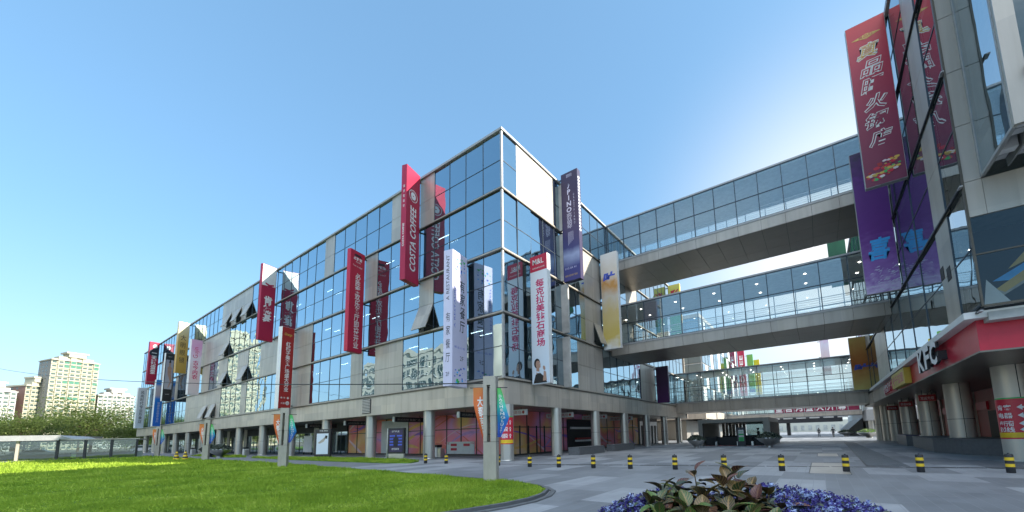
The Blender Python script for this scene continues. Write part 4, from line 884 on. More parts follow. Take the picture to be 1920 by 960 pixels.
# banners on the plaza face of the centre
def rban(label, y, L, z0, z1, t, face, body, x=-16.8, strip=None):
    return banner(label, (x, y), (1, 0), L, z0, z1, t, face, body, None, 'banners on the plaza face')
b, u, n, F, E, H = rban('white banner with a red head panel, magenta characters and a crowned woman portrait', 22.1, 1.55, 5.3, 14.95, .42, 'p_white', 'offw')
MB().prism([F(0, .875, .009), F(1, .875, .009), F(1, 1, .009), F(0, 1, .009)], n*.004).build('print_panel', 'red2', b); letters(b, 'M&L', F(.16, .93, .015), u, Z, 1.0, .42, 'offw', bold=.015); letters(b, '每克拉美钻石商场', F(.14, .895, .015), u, Z, 1.1, .12, 'offw')
letters(b, vtext('每克拉美钻石商场'), F(.3, .28), u, Z, .78, H*.53, 'magenta', bold=.025)
pf = MB()
def el(ca, ch, ra, rh, m_, d, tilt=0, k=18): pf.poly([F(ca, ch, d)+u*(ra*math.cos(a)*math.cos(tilt)-rh*math.sin(a)*math.sin(tilt))+Z*(ra*math.cos(a)*math.sin(tilt)+rh*math.sin(a)*math.cos(tilt)) for a in [6.283*q/k for q in range(k)]], m_)
el(.30, .155, .27, .36, 1, .012); el(.36, .145, .21, .30, 0, .013, .2); pf.poly([F(.24, .06, .014), F(.44, .05, .014), F(.42, .13, .014), F(.26, .13, .014)], 0); pf.poly([F(.08, .006, .015), F(.86, .006, .015), F(.70, .05, .015), F(.44, .085, .015), F(.2, .07, .015)], 1); pf.poly([F(.62, .02, .016), F(.84, .02, .016), F(.80, .085, .016), F(.68, .095, .016)], 0); el(.70, .115, .10, .17, 0, .017, .3)
pf.poly([F(.12, .19, .018), F(.46, .195, .018), F(.5, .215, .018), F(.38, .212, .018), F(.32, .235, .018), F(.25, .212, .018), F(.08, .215, .018)], 2); pf.poly([F(.26, .085, .019), F(.44, .078, .019), F(.44, .09, .019), F(.26, .097, .019)], 2); el(.44, .15, .03, .02, 2, .02); el(.5, .125, .035, .018, 3, .02)
pf.build('portrait_print', ['skin', 'hair', 'p_white', 'magenta'], b)
b, u, n, F, E, H = rban('dark purple banner with silver lettering rising above the roof', 26.85, 1.65, 14.55, 24.45, .5, 'p_piano', 'navy')
letters(b, 'PI NO', F(.35, .655), u*-1 if False else u, Z, .5, H*.13, 'lav', rot=False, bold=.02) if False else None
t_ = letters(b, vtext('♪PINO'), F(.3, .62), u, Z, .5, H*.27, 'lav', bold=.03, line=.9); letters(b, vtext('疯狂钢琴'), F(.3, .47), u, Z, .5, H*.145, 'lav', line=.9); letters(b, vtext('CRAZYPIANO'), F(.72, .5), u, Z, .12, H*.28, 'lav')
mb = MB()
for q in range(5): mb.prism([F(.35+.07*q, .95), F(.37+.07*q, .95), F(.37+.07*q, .98), F(.35+.07*q, .98)], n*.004).prism([F(.35+.07*q, .32+.01*q), F(.37+.07*q, .32+.01*q), F(.37+.07*q, .44), F(.35+.07*q, .44)], n*.004)
mb.build('key_print', 'lav', b); letters(b, '010 84 41', F(.1, .105), u, Z, 1.1, .18, 'lav'); letters(b, '800 8208 580', F(.1, .04), u, Z, 1.2, .16, 'gold')
mb = MB(); ex = V((-16.8+1.65, 26.85, 14.55))
for q in range(17): mb.box(ex.x-.002, ex.x+.006, 26.95, 27.22, 18.8+q*.3, 18.98+q*.3)
mb.build('key_print', 'offw', b)
b, u, n, F, E, H = rban('tall yellow and white watercolour banner with a blue brush character', 33.9, 1.8, 9.85, 19.7, .45, 'p_yellow', 'offw'); letters(b, '吐', F(.12, .70), u, Z, 1.35, .95, 'blueink', bold=.05, shear=.15)
b, u, n, F, E, H = rban('narrow dark purple banner hung beneath the middle skybridge', 48.6, 1.55, 5.4, 10.1, .45, 'p_darkpurple', 'navy')
# banners on the right building
def xban(label, y, L, z0, z1, t, face, body, x):
    return banner(label, (x, y), (1, 0), L, z0, z1, t, face, body, 'r', 'banners on the right building')
b, u, n, F, E, H = xban('large red hotpot banner with outlined white characters and a dish picture at its foot', 26, 1.7, 14.45, 24.2, .3, 'p_hot', 'roofm', 3.2)
for q, ch in enumerate('真品旺火锅店'):
    h0 = .765-.108*q; letters(b, ch, F(.18+.03*(q % 2), h0), u, Z, 1.05, .92, 'offw', bold=.05, shear=.25); letters(b, ch, F(.18+.03*(q % 2)+.025, h0+.004, .013), u, Z, .97, .84, 'p_hot' if q else 'gold', bold=.0, shear=.25)
mb = MB(); mb.prism([F(.12, .905), F(.5, .92), F(.88, .905), F(.5, .888)], n*.004); mb.build('emblem', 'gold', b); letters(b, '真品旺', F(.3, .897, .017), u, Z, .65, .2, 'red2')
dm = MB(); r2 = random.Random(5)
for q in range(60):
    a_ = r2.uniform(0, 6.28); rr = r2.random()**.5; c = F(.5+.42*rr*math.cos(a_), .085+.045*rr*math.sin(a_)+.03*math.cos(a_), .012+.0004*q); w_ = r2.uniform(.05, .16)
    dm.poly([c+u*(w_*math.cos(k_))+Z*(w_*.6*math.sin(k_)) for k_ in [6.283*t_/7+r2.uniform(-.2, .2) for t_ in range(7)]], r2.choice((0, 0, 1, 2, 3, 4)))
dm.build('dish_print', ['red', 'rdark', 'gold', 'green', 'p_pink'], b)
b, u, n, F, E, H = xban('violet banner with a bright blue brush character and splashes at its foot', 31.6, 1.72, 10.1, 19.9, .3, 'p_purple', 'roofm', 3.25); letters(b, '喜', F(.2, .22), u, Z, 1.15, 1.5, 'cyanink', bold=.03, shear=.2)
sp_ = MB(); r2 = random.Random(8)
for q in range(90):
    c = F(min(.97, r2.betavariate(2.2, 1.3)), r2.random()**1.6*.17+.01, .011+.0003*q); w_ = r2.uniform(.02, .07)
    sp_.poly([c+u*(w_*1.5*math.cos(k_))+Z*(w_*.5*math.sin(k_)+w_*.4*math.cos(k_)) for k_ in [6.283*t_/6 for t_ in range(6)]])
sp_.build('splash_print', 'lav', b)
b, u, n, F, E, H = xban('orange watercolour banner with a dark blue brush character in front of the low skybridge', 54.5, 1.75, 5.75, 11.7, .3, 'p_orange', 'offw', 3.5); letters(b, '吐', F(.12, .36), u, Z, 1.35, .75, 'blueink', bold=.05, shear=.15)
# small bright banners further back
def fban(label, x, y, L, z0, z1, face, body, txt=None, tc='white', rot=False):
    b, u, n, F, E, H = banner(label, (x, y), (1, 0), L, z0, z1, .4, face, body, None, 'banners further along the plaza')
    if txt: letters(b, txt, F(.25, .1), u, Z, L*.5, H*.8, tc, rot=rot, bold=.02)
fban('small yellow and green banner with red writing seen under the top skybridge', -16.9, 56.5, 1.7, 13.5, 23.6, 'p_yg', 'yellow', None)
letters(COL.objects['shop_banner.'+'%03d' % (sum(1 for o in COL.objects if o.name.startswith('shop_banner'))-1)], '彩', (-16.6, 56.48, 21.3), (1, 0, 0), (0, 0, 1), 1.3, 1.5, 'red', bold=.03)
fban('crimson coffee banner seen between the middle and low skybridges', -16.9, 116, 1.7, 11, 23.4, 'crim', 'crim', 'COFFEE', 'white', True)
fban('emerald banner beside the crimson coffee one', -14.9, 118, 1.5, 12, 22.5, 'f_green', 'green')
fban('yellow banner beyond the emerald one', -13.4, 119, 1.4, 11, 21, 'yellow', 'yellow')
fban('dark green banner by the right building under the top skybridge', 3.0, 62, 1.9, 20.2, 26.8, 'dgreen', 'dgreen')
fban('magenta and purple banner right of centre between the bridges', 1.5, 92, 1.35, 12, 19, 'p_pink', 'magenta')
# ------------------------------------------------------------------ flag posts
def flag_post(label, x, y, h, rz, bright=False):
    p = thing('flag_post', label, 'flag post', (0, 0, 0), 'flag posts along the lawn')
    mb = MB(); w, d = .46, .40
    mb.box(-w/2, w/2, -d/2, d/2, 0, h*.38, 0); mb.box(-w/2, -w/2+.13, -d/2, d/2, h*.38, h-.32, 0); mb.box(w/2-.20, w/2, -d/2, d/2, h*.38, h-.32, 0); mb.box(-w/2, w/2, -d/2, d/2, h-.32, h, 0)
    for z in (.02, h*.38-.01, h*.62): mb.box(-w/2-.004, w/2+.004, -d/2-.004, d/2+.004, z, z+.012, 1)
    mb.build('post', ['post', 'seam'], p, True)
    MB().tube([(-.78, 0, h-.38), (.62, 0, h-.42)], .018).tube([(-.3, 0, h*.45), (.32, 0, h*.45)], .016).build('flag_arm', 'dsteel', p, True)
    def flag(name, x0, x1, z0, z1, pull, mt, txt):
        mb = MB(); nx, nz = 12, 18; G = []
        wf = lambda b_: .35+.75*(1-b_)/.62 if b_ > .38 else 1.1-(.38-b_)/.38*.75
        for j in range(nz+1):
            for i in range(nx+1):
                a, b_ = i/nx, j/nz; sx = x0+(x1-x0)*a; tgt = x0 if pull == 0 else x1
                k_ = max(0, (1-b_)-.25)*1.2 if pull >= 0 else 0
                px = sx+(tgt-sx)*min(.86, k_) if pull else x0+(x1-x0)*a*wf(b_)
                yy = .05*math.sin(5*a+4*b_)*(1-b_*.6)+.03*math.sin(9*b_)
                G.append((px, -.12+yy, (z1-z0)*b_))
        mb._add(G, [(j*(nx+1)+i, j*(nx+1)+i+1, (j+1)*(nx+1)+i+1, (j+1)*(nx+1)+i) for j in range(nz) for i in range(nx)], 0, True)
        f = mb.build(name, mt, p, True); f.location = (0, 0, z0)
        L = letters(f, txt, (0, 0, 0), (1, 0, 0), (0, 0, 1), 1, 1, 'offw', bold=.02, line=.95)
        for v in L.data.vertices:
            a, b_ = .3+.42*v.co.x, .08+.78*v.co.z; sx = x0+(x1-x0)*a; tgt = x0 if pull == 0 else x1; k_ = max(0, (1-b_)-.25)*1.2
            v.co = V((sx+(tgt-sx)*min(.86, k_) if pull else x0+(x1-x0)*a*wf(b_), -.12-.014+.05*math.sin(5*a+4*b_)*(1-b_*.6)+.03*math.sin(9*b_), (z1-z0)*b_))
    flag('flag', -.62, -.12, h*.28, h-.40, 1, 'f_orange', vtext('大都吉日街'))
    flag('flag', .26, .66, h*.42, h-.44, 0, 'f_green', vtext('DACHENGLUST'))
    p.location = (x, y, 0); p.rotation_euler = (0, 0, rz); return p
flag_post('slim stone flag post at the near corner of the lawn with orange and green flags', -9.66, 10.2, 3.78, R(28))
flag_post('flag post on the lawn edge below the red food court banner', -27.7, 10.5, 3.75, R(50))
flag_post('flag post on the lawn edge below the pink floral banner', -49.0, 11.9, 3.95, R(55))
flag_post('furthest flag post on the lawn edge near the striped cones', -74.8, 13.0, 4.2, R(60))
# ------------------------------------------------------------------ bollards
def bollard():
    p = thing('striped_bollard', 'x', 'bollard', (0, 0, 0), 'striped bollards across the plaza')
    MB().lathe([(.10, 0), (.11, .02), (.105, .58), (.09, .615), (0, .62)], 0, 0, 20).build('post', 'black', p, True)
    for z in (.20, .41): MB().lathe([(.109, z), (.109, z+.10)], 0, 0, 20, 0, False).build('yellow_band', 'yellow', p, True)
    MB().lathe([(.03, .62), (.03, .65), (0, .655)], 0, 0, 10).build('cap', 'black', p, True); return p
pr = None
OR = ['first', 'second', 'third', 'fourth', 'fifth', 'sixth', 'seventh', 'eighth', 'ninth', 'tenth', 'eleventh', 'twelfth', 'last']
BP = [(-21.28, 16.3), (-19.5, 16.5), (-17.2, 16.6), (-14.9, 16.3), (-12.6, 16.2), (-10.9, 16.4), (-9.05, 16.6), (-7.25, 16.8), (-5.3, 17.1), (-3.37, 17.4), (-1.35, 17.8), (.67, 18.2), (2.78, 18.8), (5.03, 19.3)]
BP.pop(2)
for i, (x, y) in enumerate(BP):
    if pr is None: pr = bollard(); pr.location = (x, y, 0); o = pr
    else: o = dup(pr, (x, y, 0), rnd.uniform(0, 3))
    o['label'] = f'{OR[i]} black and yellow bollard of the row counted from the lawn towards the red canopy'
def cone(label, x, y):
    p = thing('traffic_cone', label, 'traffic cone', (x, y, 0), 'striped cones on the lawn edge')
    MB().box(x-.3, x+.3, y-.3, y+.3, .06, .1).build('base', 'black', p)
    for k_ in range(6):
        z0, z1 = .1+k_*.16, .1+(k_+1)*.16; r0, r1 = .27-.04*k_, .27-.04*(k_+1); MB().lathe([(r0, z0), (r1, z1)], x, y, 16, 0, k_ == 5).build('band', 'black' if k_ % 2 else 'yellow', p)
cone('striped warning cone beside the furthest flag post', -54.4, 10.9); cone('striped warning cone nearer the corner than its twin', -52.6, 11.2)
# drain grating, channel and access covers
dr = MB(); A, B = V((-17, 16.9, .0)), V((9, 21.9, .0)); t = (B-A).normalized(); n = V((-t.y, t.x, 0)); q = 0
while q < (B-A).length: dr.obox(A+t*q+n*.0+Z*.001, t*.72, n*.26, (0, 0, .006), 0); q += .80
tag(dr.build('drain_channel', 'dsteel'), 'thin dark slotted drain line behind the bollards', 'drain')
gr = MB(); A, B, C = V((1.45, 20.95, 0)), V((2.85, 21.25, 0)), V((2.1, 56, 0))
gr.prism([A+Z*.001, B+Z*.001, V((3.0, 56, .001)), V((2.1, 56, .001))], (0, 0, .004), 1)
for i in range(120):
    y = 21.3+i*.29; gr.box(1.5+.6*(y-21)/35, 2.84+.16*(y-21)/35, y, y+.17, .0055, .014, 0)
tag(gr.build('drain_grating', ['grate', 'dsteel']), 'long dark metal grating strip in the plaza beside the right columns', 'grating')
for (xa, xb, ya, yb, l) in ((-.45, .75, 17.2, 22.5, 'nearest plain access cover strip set in the paving'), (-.25, .75, 28, 31, 'further access cover with a slotted edge in the paving')):
    mb = MB(); mb.box(xa, xb, ya, yb, .001, .005, 0); mb.box(xa-.03, xa, ya, yb, .001, .008, 1); mb.box(xb, xb+.03, ya, yb, .001, .008, 1); mb.box(xa, xb, yb, yb+.08, .001, .008, 1); tag(mb.build('access_cover', ['clad2', 'dsteel']), l, 'access cover')
# ------------------------------------------------------------------ bowls of flowers
def leafset(mb, n, cx, cy, rx, z0, hz, size, mi=1):
    for i in range(n):
        a = rnd.uniform(0, 6.283); r_ = rnd.random()**.5; zz = z0+hz*(1-r_*r_)*rnd.uniform(.75, 1.05)
        c = V((cx+rx*r_*math.cos(a), cy+rx*r_*math.sin(a), zz)); d = V((rnd.gauss(0, 1), rnd.gauss(0, 1), rnd.gauss(.4, .7))).normalized(); e = d.orthogonal().normalized(); s_ = size*rnd.uniform(.6, 1.3)
        mb.poly([c-e*s_*.3, c+d*s_*.5, c+e*s_*.3, c-d*s_*.5], rnd.randrange(mi))
def bowl(label, x, y, R_, h, mt='steel', leaf='bowlleaf', n=700, grp='round planter bowls'):
    p = thing('flower_bowl', label, 'planter', (x, y, 0), grp)
    MB().lathe([(R_*.28, 0), (R_*.26, h*.16), (R_*.3, h*.22), (R_*.75, h*.5), (R_*.96, h*.72), (R_, h*.8), (R_*.97, h*.82), (R_*.9, h*.78)], x, y, 36).build('bowl', mt, p)
    mb = MB(); mb.lathe([(R_*.93, h*.75), (R_*.8, h*.95), (R_*.4, h*1.12), (0, h*1.16)], x, y, 20, 0, False); leafset(mb, n, x, y, R_*1.02, h*.78, h*.5, .2, 2); mb.build('plant', [leaf, 'greyleaf'], p); return p
M['bowlleaf'] = leaf_mat('dark_bowl_leaf', (.02, .03, .02), (.04, .055, .035), (.06, .07, .06), .15)
M['greyleaf'] = leaf_mat('grey_leaf', (.06, .08, .06), (.09, .115, .085), (.12, .15, .11), .15)
bowl('steel planter bowl left of the escalator hall', -10.3, 40.6, .88, 1.0)
bowl('wide steel planter bowl right of the escalator hall', -4.05, 42.2, 1.08, 1.1)
bowl('far planter bowl with bright leaves beside the right columns', 6.2, 78, 1.6, 1.1, 'steel', 'leaf2')
bowl('furthest small planter bowl by the ramp wall', 4.2, 98, 1.3, 1.0)
bowl('dark planter bowl by the far flag post', -62, 15.6, 1.2, 1.2, 'dsteel', grp='dark bowls by the road'); bowl('dark planter bowl just right of its twin by the far flag post', -58.2, 15.4, 1.2, 1.2, 'steel', grp='dark bowls by the road')
# the big bowl in the foreground
fx, fy, FR = -.60, 3.66, 1.22
fp = thing('flower_bowl', 'big foreground planter bowl with bronze croton leaves and purple flowers', 'planter', (fx, fy, 0))
MB().lathe([(.4, 0), (.36, .12), (.42, .18), (.95, .45), (1.14, .66), (1.22, .78), (1.2, .82), (1.1, .79)], fx, fy, 56).build('bowl', 'steel', fp)
MB().lathe([(1.12, .78), (.8, .84), (0, .9)], fx, fy, 40, 0, False).build('soil', 'bark', fp)
def croton_mat():
    m, nt, out = newmat('croton_leaf'); b = pbsdf(nt, out, .38, 0, .45)
    at = N(nt, 'ShaderNodeAttribute', attribute_name='leafc'); uv = N(nt, 'ShaderNodeAttribute', attribute_name='leafuv'); sp = N(nt, 'ShaderNodeSeparateXYZ'); nt.links.new(uv.outputs['Vector'], sp.inputs[0])
    # side veins: stripes slanting from the midrib
    ab = N(nt, 'ShaderNodeMath', operation='ABSOLUTE'); nt.links.new(sp.outputs[0], ab.inputs[0])
    ma = N(nt, 'ShaderNodeMath', operation='MULTIPLY_ADD'); ma.inputs[1].default_value = -.45; nt.links.new(ab.outputs[0], ma.inputs[0]); nt.links.new(sp.outputs[1], ma.inputs[2])
    ms = N(nt, 'ShaderNodeMath', operation='MULTIPLY'); ms.inputs[1].default_value = 5.5; nt.links.new(ma.outputs[0], ms.inputs[0])
    fr = N(nt, 'ShaderNodeMath', operation='PINGPONG'); fr.inputs[1].default_value = .5; nt.links.new(ms.outputs[0], fr.inputs[0])
    v1 = ramp(nt, fr.outputs[0], [(.0, (1, 1, 1)), (.10, (.7, .7, .7)), (.2, (0, 0, 0))]); v2 = ramp(nt, ab.outputs[0], [(.07, (1, 1, 1)), (.17, (0, 0, 0))])
    mx = N(nt, 'ShaderNodeMix', data_type='RGBA', blend_type='LIGHTEN'); mx.inputs[0].default_value = 1; nt.links.new(v1, mx.inputs[6]); nt.links.new(v2, mx.inputs[7])
    sc = N(nt, 'ShaderNodeMath', operation='MULTIPLY'); nt.links.new(mx.outputs[2], sc.inputs[0]); nt.links.new(sp.outputs[2], sc.inputs[1])
    vc = N(nt, 'ShaderNodeMix', data_type='RGBA'); vc.inputs[6].default_value = (.30, .25, .05, 1); vc.inputs[7].default_value = (.34, .12, .10, 1)
    n = N(nt, 'ShaderNodeTexNoise'); n.inputs['Scale'].default_value = 9; nt.links.new(coords(nt), n.inputs['Vector']); nt.links.new(n.outputs[0], vc.inputs[0])
    cm = N(nt, 'ShaderNodeMix', data_type='RGBA'); nt.links.new(sc.outputs[0], cm.inputs[0]); nt.links.new(at.outputs['Color'], cm.inputs[6]); nt.links.new(vc.outputs[2], cm.inputs[7])
    nt.links.new(cm.outputs[2], b.inputs['Base Color']); return m
M['croton'] = croton_mat()
class Leaves:
    def __init__(s): s.v = []; s.f = []; s.c = []; s.uv = []
    def leaf(s, base, d, up, L, W, curl, col, vein=.8):
        d = d.normalized(); side = d.cross(up).normalized(); nn = side.cross(d); b = len(s.v); K = 7; w3 = (-1, -.5, 0, .5, 1)
        wav = rnd.uniform(0, 6)
        for i in range(K+1):
            t_ = i/K; wd = W*(math.sin(math.pi*min(1, t_**.85*.96+.03))**.8)*.5
            c = base+d*(L*t_)+nn*(-curl*L*t_*t_)
            for q in w3: s.v.append(tuple(c+side*(wd*q)+nn*(abs(q)*wd*.45+.035*L*math.sin(5*t_+wav)*q))); s.c.append(col); s.uv.append((q, t_, vein))
        for i in range(K):
            for q in range(4): a = b+i*5+q; s.f.append((a, a+1, a+6, a+5))
    def build(s, name, mt, parent):
        off = root_of(parent).location; me = bpy.data.meshes.new(name); me.from_pydata([(x-off.x, y-off.y, z-off.z) for x, y, z in s.v], [], s.f); me.materials.append(M[mt])
        ca = me.color_attributes.new('leafc', 'FLOAT_COLOR', 'POINT'); ca.data.foreach_set('color', [q for c in s.c for q in (*c, 1)])
        ua = me.attributes.new('leafuv', 'FLOAT_VECTOR', 'POINT'); ua.data.foreach_set('vector', [q for c in s.uv for q in c])
        me.polygons.foreach_set('use_smooth', [True]*len(s.f)); o = bpy.data.objects.new(name, me); COL.objects.link(o); o.parent = parent; return o
CC = [(.03, .06, .02), (.04, .085, .02), (.05, .045, .02), (.07, .035, .022), (.085, .028, .03), (.055, .05, .012), (.038, .045, .03), (.025, .05, .03), (.09, .06, .016), (.075, .025, .028)]
CG = [(.03, .09, .02), (.045, .13, .02), (.035, .075, .03)]
tv = V((fx, fy, 0)); vd = V((-fx, -fy, 0)).normalized(); sd_ = V((-vd.y, vd.x, 0))             # towards the viewer and across
STM = [(-.52, .30, .20), (-.40, .42, .26), (-.30, .15, .33), (-.20, .45, .24), (-.12, .22, .50), (-.02, .48, .30), (.06, .12, .42), (.15, .40, .33), (.22, .12, .47), (.32, .38, .30), (.42, .22, .33), (.52, .42, .22), (-.05, .62, .18), (.25, .60, .2), (-.32, .62, .16), (.0, .75, .1), (.4, .66, .12), (-.45, .2, .2), (-.2, .3, .36), (.05, .3, .4), (.3, .25, .36), (-.1, .55, .24), (.12, .6, .22), (-.42, .6, .14), (.52, .6, .14), (-.2, .75, .1), (.2, .78, .1)]
for i, (lo_, fo_, ht) in enumerate(STM):
    lv = Leaves(); st = MB(); ht *= .86
    c0 = tv+vd*(fo_+rnd.gauss(0, .03))+sd_*(lo_*.95-.22+rnd.gauss(0, .03)); c0.z = .82
    top = c0+V((rnd.gauss(0, .04), rnd.gauss(0, .04), ht)); st.tube([c0, (c0+top)/2+V((.01, .01, 0)), top], .010, 6, r1=.005)
    STMX = 0; ph = rnd.uniform(0, 6); g_ = fo_ > .5 or (lo_ < -.3)
    for k_ in range(21):
        f_ = k_/20; az = ph+k_*2.4; el_ = R((62 if f_ > .85 else 34)*f_-12+rnd.gauss(0, 12))
        d = V((math.cos(az)*math.cos(el_), math.sin(az)*math.cos(el_), math.sin(el_))); bp_ = c0.lerp(top, .05+.95*f_); L = rnd.uniform(.14, .215)*(1-.2*f_)
        lv.leaf(bp_+d*.03, d, Z, L, L*rnd.uniform(.55, .72), rnd.uniform(.15, .55), rnd.choice(CG if g_ and rnd.random() < .6 else CC), rnd.uniform(.35, 1.0))
    cr_ = lv.build('croton', 'croton', fp); st.build('stem', 'bark', cr_)
def flower_mat():
    m, nt, out = newmat('purple_petals'); b = pbsdf(nt, out, .6, 0, .3); at = N(nt, 'ShaderNodeAttribute', attribute_name='leafc'); nt.links.new(at.outputs['Color'], b.inputs['Base Color']); return m
M['petal'] = flower_mat()
PC = [(.035, .022, .15), (.05, .03, .20), (.022, .014, .09), (.26, .33, .56), (.38, .46, .68), (.08, .08, .32)]
pt = Leaves()
def petals(c, s_, col):
    for q in range(5):
        d = V((rnd.gauss(0, 1), rnd.gauss(0, 1), rnd.gauss(.6, .6))).normalized(); e = d.orthogonal().normalized(); b_ = len(pt.v)
        pt.v += [tuple(c-e*s_*.45), tuple(c+d*s_*.5), tuple(c+e*s_*.45), tuple(c+d*s_)]; pt.c += [col]*4; pt.uv += [(0, 0, 0)]*4; pt.f.append((b_, b_+1, b_+2)); pt.f.append((b_+1, b_+3, b_+2))
gm = MB()
for i in range(2100):
    a = rnd.uniform(0, 6.283); rr = FR*(rnd.random()**.5)*1.0; c = tv+V((rr*math.cos(a), rr*math.sin(a), 0)); lo = (c-tv).dot(sd_); fo = (c-tv).dot(vd)
    if -.72 < lo < .24 and fo > -.05: continue
    if lo > 0.95 and fo > -.3: continue
    hz = .80+.25*(1-(rr/FR)**2.4)+rnd.gauss(0, .02)
    if -.5 < lo < .1: hz -= .10
    col0 = rnd.random()
    if col0 > .84:
        for k_ in range(5): petals(c+V((rnd.gauss(0, .012), rnd.gauss(0, .012), hz+.02+.010*k_)), .024, PC[rnd.choice((3, 4, 4))])
    for k_ in range(8):                                       # a spike: dark at the tip, pale florets below
        zz = hz+.075*k_/8; petals(c+V((rnd.gauss(0, .009), rnd.gauss(0, .009), zz)), .021*(1.25-.09*k_), PC[rnd.choice((3, 4, 4)) if 1 < k_ < 5 and col0 > .72 else rnd.choice((0, 1, 2, 5))])
    for k_ in range(4):
        cc = c+V((rnd.gauss(0, .03), rnd.gauss(0, .03), hz+.03-.03*k_)); d = V((rnd.gauss(0, 1), rnd.gauss(0, 1), .3)).normalized(); e = d.orthogonal().normalized(); gm.poly([cc-e*.014, cc+d*.03, cc+e*.014, cc-d*.03], rnd.randrange(2))
for i in range(2600):                                           # grey green trailing leaves at the rim and front right
    if i % 2: a = rnd.uniform(0, 6.283); rr = FR*rnd.uniform(.8, 1.05)
    else: a = math.atan2(vd.y, vd.x)+rnd.uniform(-1.7, 1.7); rr = FR*rnd.uniform(.5, 1.02)
    c = tv+V((rr*math.cos(a), rr*math.sin(a), .80+.22*(1-(rr/FR)**2)+rnd.gauss(0, .035)))
    d = V((rnd.gauss(0, 1), rnd.gauss(0, 1), rnd.gauss(.2, .5))).normalized(); e = d.orthogonal().normalized(); s_ = rnd.uniform(.02, .045); gm.poly([c-e*s_*.45, c+d*s_*.6, c+e*s_*.45, c-d*s_*.7], rnd.randrange(2))
pt.build('purple_flowers', 'petal', fp); gm.build('trailing_foliage', ['greyleaf', 'leafd'] if 'leafd' in M else ['greyleaf', 'bowlleaf'], fp)
# ------------------------------------------------------------------ people
def person(label, x, y, h, face, coat='cloth', stride=.3, arm=.12, cap=False):
    p = thing('person', label, 'person', (0, 0, 0)); s = h/1.75
    J = [((0, 0, .95), .13), ((0, .0, 1.15), .135), ((0, .0, 1.38), .155), ((0, .01, 1.5), .06), ((0, .02, 1.57), .055), ((0, .03, 1.66), .105),
         ((.10, .0, .9), .095), ((.11, stride*.5+.04, .5), .065), ((.11, stride*.55-.02, .09), .045), ((.11, stride*.55+.14, .04), .04),
         ((-.10, .0, .9), .095), ((-.11, -stride*.25, .5), .065), ((-.11, -stride*.7, .11), .045), ((-.11, -stride*.7+.15, .04), .04),
         ((.19, 0, 1.43), .07), ((.27, -arm, 1.15), .05), ((.25, .08, .9), .038), ((.25, .12, .82), .035), ((-.19, 0, 1.43), .07), ((-.27, arm, 1.15), .05), ((-.25, .2, .92), .038), ((-.25, .25, .85), .035)]
    E_ = [(0, 1), (1, 2), (2, 3), (3, 4), (4, 5), (0, 6), (6, 7), (7, 8), (8, 9), (0, 10), (10, 11), (11, 12), (12, 13), (2, 14), (14, 15), (15, 16), (16, 17), (2, 18), (18, 19), (19, 20), (20, 21)]
    me = bpy.data.meshes.new('body'); me.from_pydata([tuple(c*s for c in j[0]) for j in J], E_, []); o = bpy.data.objects.new('body', me); COL.objects.link(o)
    sk = o.modifiers.new('s', 'SKIN')
    for v, j in zip(me.skin_vertices[0].data, J): v.radius = (j[1]*s, j[1]*s)
    me.skin_vertices[0].data[0].use_root = True
    ss = o.modifiers.new('d', 'SUBSURF'); ss.levels = ss.render_levels = 2
    dg = bpy.context.evaluated_depsgraph_get(); m2 = bpy.data.meshes.new_from_object(o.evaluated_get(dg)); bpy.data.objects.remove(o)
    m2.materials.clear(); m2.materials.append(M[coat]); m2.materials.append(M['skin'])
    for f in m2.polygons:
        c = f.center; f.use_smooth = True
        if c.z > 1.5*s or (abs(c.x) > .2*s and c.z < .93*s and c.z > .7*s): f.material_index = 1
    b = bpy.data.objects.new('body', m2); COL.objects.link(b); b.parent = p
    MB().lathe([(.0, 1.80*s), (.07*s, 1.785*s), (.11*s, 1.73*s), (.115*s, 1.68*s), (.10*s, 1.64*s)], 0, .01*s, 16, 0, False).build('hair', 'hair', p, True)
    if cap:
        MB().lathe([(.115*s, 1.70*s), (.125*s, 1.74*s), (.14*s, 1.80*s), (.0, 1.83*s)], 0, .02*s, 16).box(-.08*s, .08*s, .1*s, .2*s, 1.69*s, 1.705*s).build('cap', 'cloth', p, True)
    p.location = (x, y, 0); p.rotation_euler = (0, 0, face); return p
person('person in a dark uniform and peaked cap standing in the escalator hall', -5.6, 48.4, 1.8, R(120), stride=.05, cap=True)
person('person in dark clothes walking at the far end of the plaza, left of a companion', -.2, 92, 1.75, R(0)); person('person in dark clothes walking beside the grating, right of a companion', 1.9, 86, 1.8, R(10), stride=.4)
# ------------------------------------------------------------------ escalator hall
kx0, kx1, ky0, ky1, kh = -11.4, -4.25, 46.2, 57.0, 2.95
kk = thing('escalator_hall', 'open fronted grey entrance hall over the escalators in the plaza', 'entrance hall', (-8, 51, 0))
mb = MB(); mb.box(kx0, kx1, ky0, ky1, kh-.42, kh, 0); mb.box(kx0, kx0+.45, ky0, ky0+.5, 0, kh-.422, 0); mb.box(kx1-.6, kx1, ky0, ky0+.5, 0, kh-.422, 0); mb.build('portal_frame', 'kioskm', kk)
mb = MB()
for q in range(18): mb.box(kx0+.02, kx0+.1, ky0+.55+q*.58, ky0+.95+q*.58, 0, kh-.43)
for q in range(7): mb.box(kx0+.5+q*.42, kx0+.86+q*.42, ky1-.2, ky1-.1, 0, kh-.43)
mb.build('slatted_wall', 'post', kk)
mb = MB()
for q in range(15): mb.obox((kx1-.02, ky0+.6+q*.7, .8), (.09, .12, 0), (-.5, .5, 0), (0, 0, kh-.82-.43))
mb.build('side_fin', 'kioskm', kk); MB().box(kx1-.35, kx1-.02, ky0+.51, ky1, 0, .8).build('side_wall', 'stone', kk)
